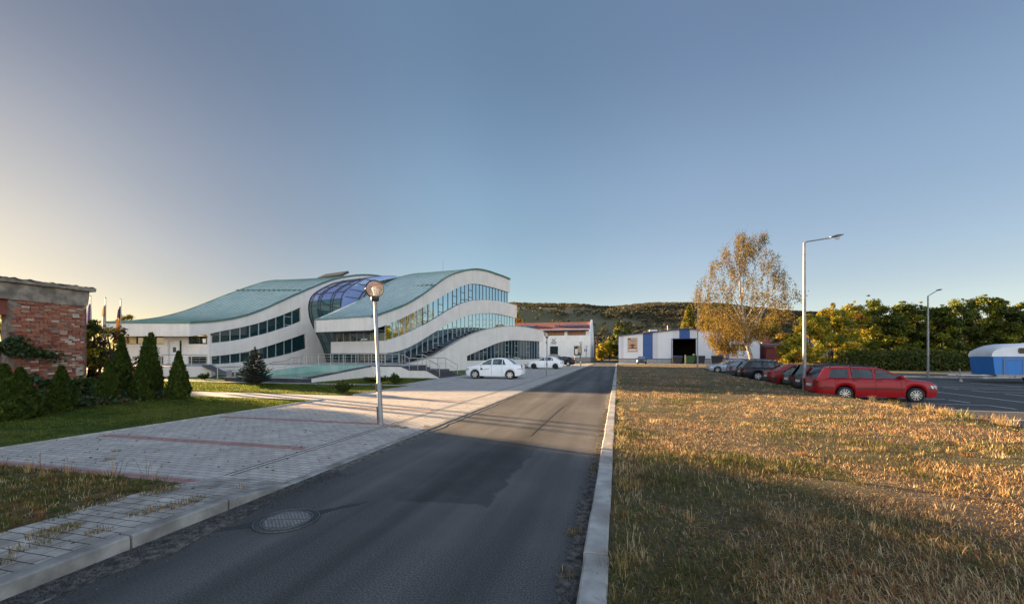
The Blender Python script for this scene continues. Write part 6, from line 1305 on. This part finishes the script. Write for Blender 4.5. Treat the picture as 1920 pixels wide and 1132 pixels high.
for i, (px, z, h, wd, lab) in enumerate([(62, 14.6, 1.0, 1.9, 'dark leafy bush at the foot of the brick wall between two thujas'), (150, 16.2, .8, 1.6, 'low leafy bush at the brick corner'), (185, 17.2, .75, 1.5, 'low leafy bush between the slim and the tall thuja'), (248, 19.5, .6, 1.5, 'low bush between the tall thujas'), (92, 14.0, .55, 1.1, 'small bush left of the rounded thuja')]):
    q = C2(px, z); bushy('leafy_bush', lab, (q[0], q[1], 0), h, wd, ['vine_green', 'leaf_dark', 'leaf_green'], 310+i, n=2600, size=.085, wts=[.4, .35, .25], cat='shrub', clumps=26, base=.05, stems=3, grp='bushes under the ruin')
undergrowth('bed_plants', 'low dark ground cover in the bed under the thujas', [(-18.2, 4.0), (-17.7, 7.9), (-17.9, 9.4), (-17.8, 10.9), (-18.4, 12.3), (-19.6, 13.4)], .34, 1.1, 9000, ['vine_green', 'leaf_dark', 'straw_brown_leaf'], [.45, .4, .15], .09, 63, .03)
vn = thing('climbing_vine', 'dark climbing vine reaching across the brick wall from the left', 'vine', (-20.95, 9.6, 0)); rg = np.random.default_rng(77); rr = random.Random(77); mb = MB(); PP = []
for k in range(9):
    y1 = rr.uniform(.3, 1.9); z1 = 2.05+rr.uniform(-.25, .35)-y1*.06; pts = [(.02, -.8, rr.uniform(.2, 1.2)), (.08, -.4, 1.9), (.1, y1*.5, z1+.12), (.12, y1, z1-.1)]; mb.tube(pts, .012, 4)
    for q2 in range(90): f = rr.random()**.7; i = min(2, int(f*3)); u = f*3-i; a, b = Vector(pts[i]), Vector(pts[i+1]); c = a.lerp(b, u); PP.append((c.x+rr.uniform(0, .15), c.y+rr.gauss(0, .08), c.z+rr.gauss(0, .08)))
mb.build('stem', M['bark_dark'], vn); V, Q = leaf_quads(np.array(PP), .11, aspect=1.3, rng=rg); np_obj('leaves', V, Q, rg.choice(2, len(PP)), [M['vine_green'], M['leaf_dark']], vn)
# ---------------------------------------------------------------- the hills and their woods
RA = [-180, -120, -75, -55, -40, -25, -14, -5, -1, 1.5, 4, 8, 12, 18, 21, 25, 29, 36, 44, 60, 90, 120, 160, 180]     # azimuth from the road, ridge elevation in degrees
RE = [1.0, .8, .8, .9, 1.2, 5.4, 7.3, 7.3, 6.8, 6.9, 6.95, 6.85, 6.6, 5.7, 5.2, 4.9, 3.7, 3.3, 3.1, 3.3, 3.6, 3.5, 1.5, 1.0]
def ridge(az, d=560): return 1.8+d*math.tan(R(interp(az, RA, RE)))
def hill_h(az, r):
    d = 560; a = min(1, max(0, (r-150)/(d-150))); s = a*a*(3-2*a)*.55+a*.45
    h = (ridge(az)-7)*s
    if r > d: h -= (r-d)*.12
    x, y = r*math.sin(R(az)), r*math.cos(R(az)); h += (fbm((x*.004, y*.004, 1.7), 1, 3)*14+fbm((x*.02, y*.02, 5.7), 1, 2)*2.0)*min(1, a*2)*(1-.75*max(0, min(1, (a-.7)/.3)))
    return h-.35
def hills():
    azs = np.linspace(-180, 180, 217); rs = [130, 150, 175, 205, 240, 280, 320, 360, 400, 440, 480, 520, 560, 600, 660, 760]; V = []; n = len(azs)
    for r in rs:
        for az in azs: V.append((r*math.sin(R(az)), r*math.cos(R(az)), hill_h(az, r) if r > 130 else -.9))
    F = [(j*n+i, j*n+i+1, (j+1)*n+i+1, (j+1)*n+i) for j in range(len(rs)-1) for i in range(n-1)]
    mb = MB(); mb.add(V, F); o = mb.build('hill', M['hill_grass'], smooth=80, fix=False); o['kind'] = 'structure'
hills()
leaf('wood_olive', (.092, .09, .046), .45); leaf('wood_brown', (.105, .086, .054), .45); leaf('wood_dark', (.076, .08, .045), .45); leaf('wood_gold', (.15, .11, .05), .4); leaf('wood_grey', (.095, .087, .058), .45)
def woods():
    rg = np.random.default_rng(8); rr = random.Random(8); C = []
    def dens(x, y, r, az):
        g = fbm((x*.008, y*.008, 9.1), 1, 3); a = (r-150)/410
        if a > .8: return 1
        meadow = g < -.12 or (az < -2 and .25 < a < .78 and g < .25)
        return .10 if meadow else .92
    while len(C) < 13500:
        az = rr.choice((rr.uniform(-16, 42), rr.uniform(-16, 42), rr.uniform(-16, 42), rr.uniform(42, 125))); r = 150+470*rr.random()**.75
        x, y = r*math.sin(R(az)), r*math.cos(R(az))
        if rr.random() < dens(x, y, r, az): C.append((x, y, hill_h(az, r), r, az))
    C = np.array(C); n = len(C); k = 44; S = rg.uniform(1.5, 3.0, n)*(.75+.35*C[:, 3]/560)*np.where(C[:, 3] > 470, .75, 1)
    d = rg.normal(size=(n, k, 3)); d /= np.linalg.norm(d, axis=2)[:, :, None]; d[:, :, 2] = np.abs(d[:, :, 2])*1.0-.15
    P = C[:, None, :3]+d*S[:, None, None]*rg.uniform(.75, 1.05, (n, k))[:, :, None]; P[:, :, 2] += S[:, None]*.75
    P = P.reshape(-1, 3); V, Q = leaf_quads(P, 1.0, aspect=1.2, rng=rg, nrm=d.reshape(-1, 3)*.7+np.array([0, 0, .4]), loose=1.1); s = np.repeat(S, k); ctr = np.repeat(P, 4, axis=0); V = ctr+(V-ctr)*np.repeat(s*.42, 4)[:, None]
    g = np.array([fbm((c[0]*.011, c[1]*.011, 2.2), 1, 2) for c in C]); cm = np.where(C[:, 3] > 500, rg.choice([1, 3, 3, 4, 0], n), np.where(g > .15, rg.choice([2, 0, 2, 4], n), np.where(g < -.15, rg.choice([1, 4, 0, 3], n), rg.choice([0, 2, 4, 1], n))))
    o = np_obj('woodland', V, Q, np.repeat(cm, k), [M[x] for x in ('wood_olive', 'wood_brown', 'wood_dark', 'wood_gold', 'wood_grey')]); o['kind'] = 'stuff'; tag(o, 'autumn woodland covering the hills behind the buildings', 'woodland')
woods()
# ================================================================ grass
def blade_mesh(P, H, Wd, az, lean, mi, mats, name, label, cat='grass'):
    """one bent blade per point: quad + tip triangle"""
    n = len(P); d = np.stack([np.cos(az), np.sin(az), np.zeros(n)], 1); s = np.stack([-np.sin(az), np.cos(az), np.zeros(n)], 1); up = np.array([0, 0, 1.0])
    hw = (Wd/2)[:, None]; l1 = (H*lean*.35)[:, None]; l2 = (H*lean)[:, None]; h1 = (H*.55*np.sqrt(1-np.minimum(.95, lean*.5)**2))[:, None]; h2 = (H*np.sqrt(np.maximum(.05, 1-np.minimum(.97, lean)**2)))[:, None]
    b0, b1 = P-s*hw, P+s*hw; m0, m1 = P+d*l1+up*h1-s*hw*.8, P+d*l1+up*h1+s*hw*.8; t = P+d*l2+up*h2
    V = np.stack([b0, b1, m1, m0, t], 1).reshape(-1, 3); i = np.arange(n)[:, None]*5
    Q = np.concatenate([i+np.array([[0, 1, 2]]), i+np.array([[0, 2, 3]]), i+np.array([[3, 2, 4]])], 1).reshape(-1, 3)
    o = np_obj(name, V, Q, np.repeat(mi, 3), [M[m] for m in mats]); o['kind'] = 'stuff'; tag(o, label, cat); return o
leaf('straw_light', (.72, .56, .32), .35); leaf('straw', (.56, .35, .145), .35); leaf('straw_brown', (.28, .13, .045), .3); leaf('grass_olive', (.15, .14, .035), .3); leaf('grass_green', (.075, .11, .018), .3); leaf('lawn_green', (.105, .15, .014), .5); leaf('lawn_light', (.24, .24, .03), .5); leaf('lawn_dark', (.06, .10, .012), .5)
def noise2(x, y, sc_, seed):   # cheap vectorised value noise
    xi, yi = np.floor(x*sc_).astype(int), np.floor(y*sc_).astype(int); fx, fy = x*sc_-xi, y*sc_-yi; fx, fy = fx*fx*(3-2*fx), fy*fy*(3-2*fy)
    h = lambda a, b: (np.sin(a*127.1+b*311.7+seed*74.7)*43758.5453) % 1
    return (h(xi, yi)*(1-fx)+h(xi+1, yi)*fx)*(1-fy)+(h(xi, yi+1)*(1-fx)+h(xi+1, yi+1)*fx)*fy
def field_height(x, y):
    e = np.where(y < 52, 10.6, 10.6+(y-52)*1.2); t = np.clip((e-x)/2.2, 0, 1); t = t*t*(3-2*t); return -.215+t*.315
def dry_grass(n, seed, ymax, tall, name, label, flatness):
    rg = np.random.default_rng(seed); d = 2.2*np.exp(rg.random(n)*math.log(ymax/2.2)); az = R(-2)+rg.random(n)*R(60); x = d*np.sin(az); y = d*np.cos(az); k = (x > -.05) & (x < 10.5+np.where(y > 52, (y-52)*1.0, 0)) & (y > 1.5) & (y < 76)
    x, y, d = x[k], y[k], d[k]; n = len(x); g = noise2(x, y, .55, 1)*.55+noise2(x, y, 1.7, 2)*.3+noise2(x, y, 5, 3)*.15
    bare = noise2(x, y, .8, 9)*.6+noise2(x, y, 2.6, 10)*.4
    k = (bare > .42) | (rg.random(n) < .22) | (flatness > .8); x, y, d, g, bare = x[k], y[k], d[k], g[k], bare[k]; n = len(x)
    P = np.stack([x, y, field_height(x, y)-.01], 1); hs = .55+.9*noise2(x, y, 1.1, 4)
    H = rg.uniform(.35, 1, n)**1.3*tall*hs; H[x < .25] *= .8; Wd = np.clip(.0032+.00042*d, .003, .022)*rg.uniform(.6, 1.4, n); lean = np.clip(np.abs(rg.normal(flatness, .3, n)), .05, .97)
    a = rg.random(n)*6.283; wind = noise2(x, y, .7, 6)*6.28; a = np.where(rg.random(n) < .45, wind+rg.normal(0, .6, n), a)
    green = np.clip((g-.44)*3.4+np.where(x < .9, .25, 0), 0, .85); r = rg.random(n); mi = rg.choice([0, 0, 1, 1, 2, 2, 2], n); mi = np.where(r < green, rg.choice([3, 4, 3], n), mi)
    blade_mesh(P, H, Wd, a, lean, mi, ['straw_light', 'straw', 'straw_brown', 'grass_olive', 'grass_green'], name, label)
dry_grass(230000, 1, 78, .092, 'dry_grass', 'mown dry straw coloured grass of the field', .6)
dry_grass(170000, 2, 60, .11, 'dry_thatch', 'matted straw lying between the grass stems', .88)
def tufts(n_t, per, seed, area, hh, mats, name, label, zf, wts):
    rg = np.random.default_rng(seed); c = np.stack([rg.uniform(area[0], area[1], n_t), area[2]*(area[3]/area[2])**rg.random(n_t)], 1) if area[2] > 0 else np.stack([rg.uniform(area[0], area[1], n_t), rg.uniform(area[2], area[3], n_t)], 1)
    i = np.repeat(np.arange(n_t), per); n = len(i); a = rg.random(n)*6.283; r = rg.random(n)**.7*.10*rg.uniform(.5, 1.6, n_t)[i]; x = c[i, 0]+np.cos(a)*r; y = c[i, 1]+np.sin(a)*r; d = np.hypot(x, y); P = np.stack([x, y, zf(x, y)-.01], 1); H = hh*rg.uniform(.4, 1, n)*rg.uniform(.5, 1.25, n_t)[i]
    blade_mesh(P, H, np.clip(.0035+.0004*d, .003, .02), a+rg.normal(0, .5, n), np.clip(np.abs(rg.normal(.42, .25, n)), .05, .95), np.where(rg.random(n) < .7, rg.choice(len(mats), n_t, p=wts)[i], rg.choice(len(mats), n, p=wts)), mats, name, label)
tufts(420, 36, 3, (.0, 10.2, 2.4, 30), .13, ['straw_light', 'straw', 'grass_olive', 'straw_brown', 'grass_green'], 'grass_tufts', 'taller tufts standing out of the dry field', field_height, [.22, .33, .15, .2, .1])
tufts(240, 24, 4, (-.06, .16, 2.2, 40), .2, ['straw', 'grass_olive', 'grass_green', 'straw_light'], 'kerb_grass', 'grass growing along the back of the kerb', lambda x, y: x*0+.06, [.3, .3, .2, .2])
tufts(60, 60, 14, (9.6, 10.7, 12, 20), .36, ['straw', 'grass_olive', 'grass_green', 'straw_light'], 'edge_grass', 'ragged grass along the edge of the car park', lambda x, y: field_height(x, y), [.35, .2, .15, .3])
def lawn(poly, n, seed, name, label, hh=.05, z=.03):
    rg = np.random.default_rng(seed); xs = [p[0] for p in poly]; ys = [p[1] for p in poly]; x = rg.uniform(min(xs), max(xs), n); y = rg.uniform(min(ys), max(ys), n); ins = np.zeros(n, bool); j = len(poly)-1
    for i in range(len(poly)):
        xi, yi, xj, yj = *poly[i], *poly[j]
        with np.errstate(divide='ignore', invalid='ignore'): c = ((yi > y) != (yj > y)) & (x < (xj-xi)*(y-yi)/(yj-yi+1e-12)+xi)
        ins ^= c; j = i
    x, y = x[ins], y[ins]; n = len(x); d = np.hypot(x, y); g = noise2(x, y, .7, 2)*.6+noise2(x, y, 3, 5)*.4; P = np.stack([x, y, np.full(n, z)], 1)
    mi = np.where(g > .58, rg.choice([1, 0, 3], n), np.where(g < .36, rg.choice([2, 0, 2], n), rg.choice([0, 0, 1, 2], n)))
    blade_mesh(P, hh*rg.uniform(.5, 1.3, n)*(.7+.6*noise2(x, y, 2, 7)), .004+.00055*d, rg.random(n)*6.283, np.clip(np.abs(rg.normal(.4, .25, n)), 0, .95), mi, ['lawn_green', 'lawn_light', 'lawn_dark', 'grass_olive'], name, label)
lawn([(-16.9, 1.0), (-11.24, 1.0), (-11.24, 13.6), (-19.5, 13.6), (-17.6, 12.2), (-17.0, 10.8), (-17.2, 9.4), (-16.9, 7.8)], 120000, 5, 'lawn_grass', 'short green grass of the near lawn')
lawn([(-30, 15.65), (-11.25, 15.65), (-11.25, 21.1), (-18.1, 20.85), (-30, 20.85)], 70000, 6, 'lawn_grass', 'short green grass of the lawn before the fountain basin')
lawn([(-18.3, 21.6), (-18.0, 21.6), (-11.5, 21.9), (-12.35, 22.1), (-12.7, 28.1), (-18.3, 28.1)], 26000, 7, 'lawn_grass', 'short green grass under the white cheek wall')
# weeds on the verge and in the joints of the near footway
mixw = ['grass_olive', 'grass_green', 'straw', 'straw_brown', 'straw_light']
tufts(1150, 36, 8, (-11.5, -5.55, 2.6, 4.2), .085, mixw, 'verge_weeds', 'rough weeds of the verge by the camera', lambda x, y: x*0+.115, [.36, .34, .1, .16, .04])
tufts(500, 36, 18, (-8.5, -5.55, .5, 2.7), .10, mixw, 'verge_weeds', 'rough weeds of the verge at the left edge', lambda x, y: x*0+.115, [.34, .26, .16, .16, .08])
tufts(9, 8, 19, (-9, -5.9, 3.9, 4.3), .42, ['straw', 'grass_olive', 'straw_brown', 'straw_light'], 'weed_stalks', 'thin dry stalks rising from the verge', lambda x, y: x*0+.115, [.4, .2, .2, .2])
for k, (x, y, r, n_) in enumerate([(-4.85, 3.35, .14, 240), (-4.72, 3.62, .16, 300), (-5.15, 2.75, .2, 420), (-4.95, 2.5, .16, 160), (-4.8, 2.2, .12, 120), (-5.45, 3.9, .22, 420), (-4.75, 2.85, .1, 120), (-5.3, 9.25, .16, 160), (-5.0, 9.1, .12, 100), (-4.62, 4.3, .1, 60), (-8.3, 5.1, .12, 90), (-8.9, 5.6, .08, 60), (-4.6, 9.4, .12, 90), (-.36, 6.6, .12, 120), (-.42, 4.2, .1, 90), (-.4, 3.4, .1, 70)]):
    rg = np.random.default_rng(400+k); a = rg.random(n_)*6.283; rr_ = r*rg.random(n_)**.6; px_ = x+np.cos(a)*rr_*.8; py_ = y+np.sin(a)*rr_*(1.5 if k in (0, 1) else 1); zz = np.where(py_ < 4.3, .12 if x < -1 else .0, .015)
    blade_mesh(np.stack([px_, py_, zz], 1), rg.uniform(.02, .075, n_), np.full(n_, .0045), rg.random(n_)*6.28, np.clip(np.abs(rg.normal(.6, .25, n_)), 0, .95), rg.choice(5, n_, p=[.3, .25, .2, .2, .05]), mixw, 'joint_weed', 'small weeds sprouting from the paving joints')
def litter(n, area, seed, name, label, mats, size, zf):
    rg = np.random.default_rng(seed); x = rg.uniform(area[0], area[1], n); y = area[2]*(area[3]/area[2])**rg.random(n); P = np.stack([x, y, zf(x, y)], 1); V, Q = leaf_quads(P, size, flat=.92, rng=rg); V[:, 2] = np.maximum(V[:, 2], np.repeat(P[:, 2], 4)-.001)
    o = np_obj(name, V, Q, rg.choice(len(mats), n), [M[m] for m in mats]); o['kind'] = 'stuff'; tag(o, label, 'leaf litter')
litter(800, (-11, -4.6, 1.6, 14), 1, 'leaf_litter', 'fallen leaves and crumbs on the paving', ['straw_brown', 'bark_dark', 'birch_brown'], .03, lambda x, y: np.where(y < 4.2, .122, .026))
litter(220, (-18, -16.6, 6, 12.5), 2, 'leaf_litter', 'leaf litter in the planting bed', ['straw_brown', 'straw', 'birch_brown'], .07, lambda x, y: x*0+.035)
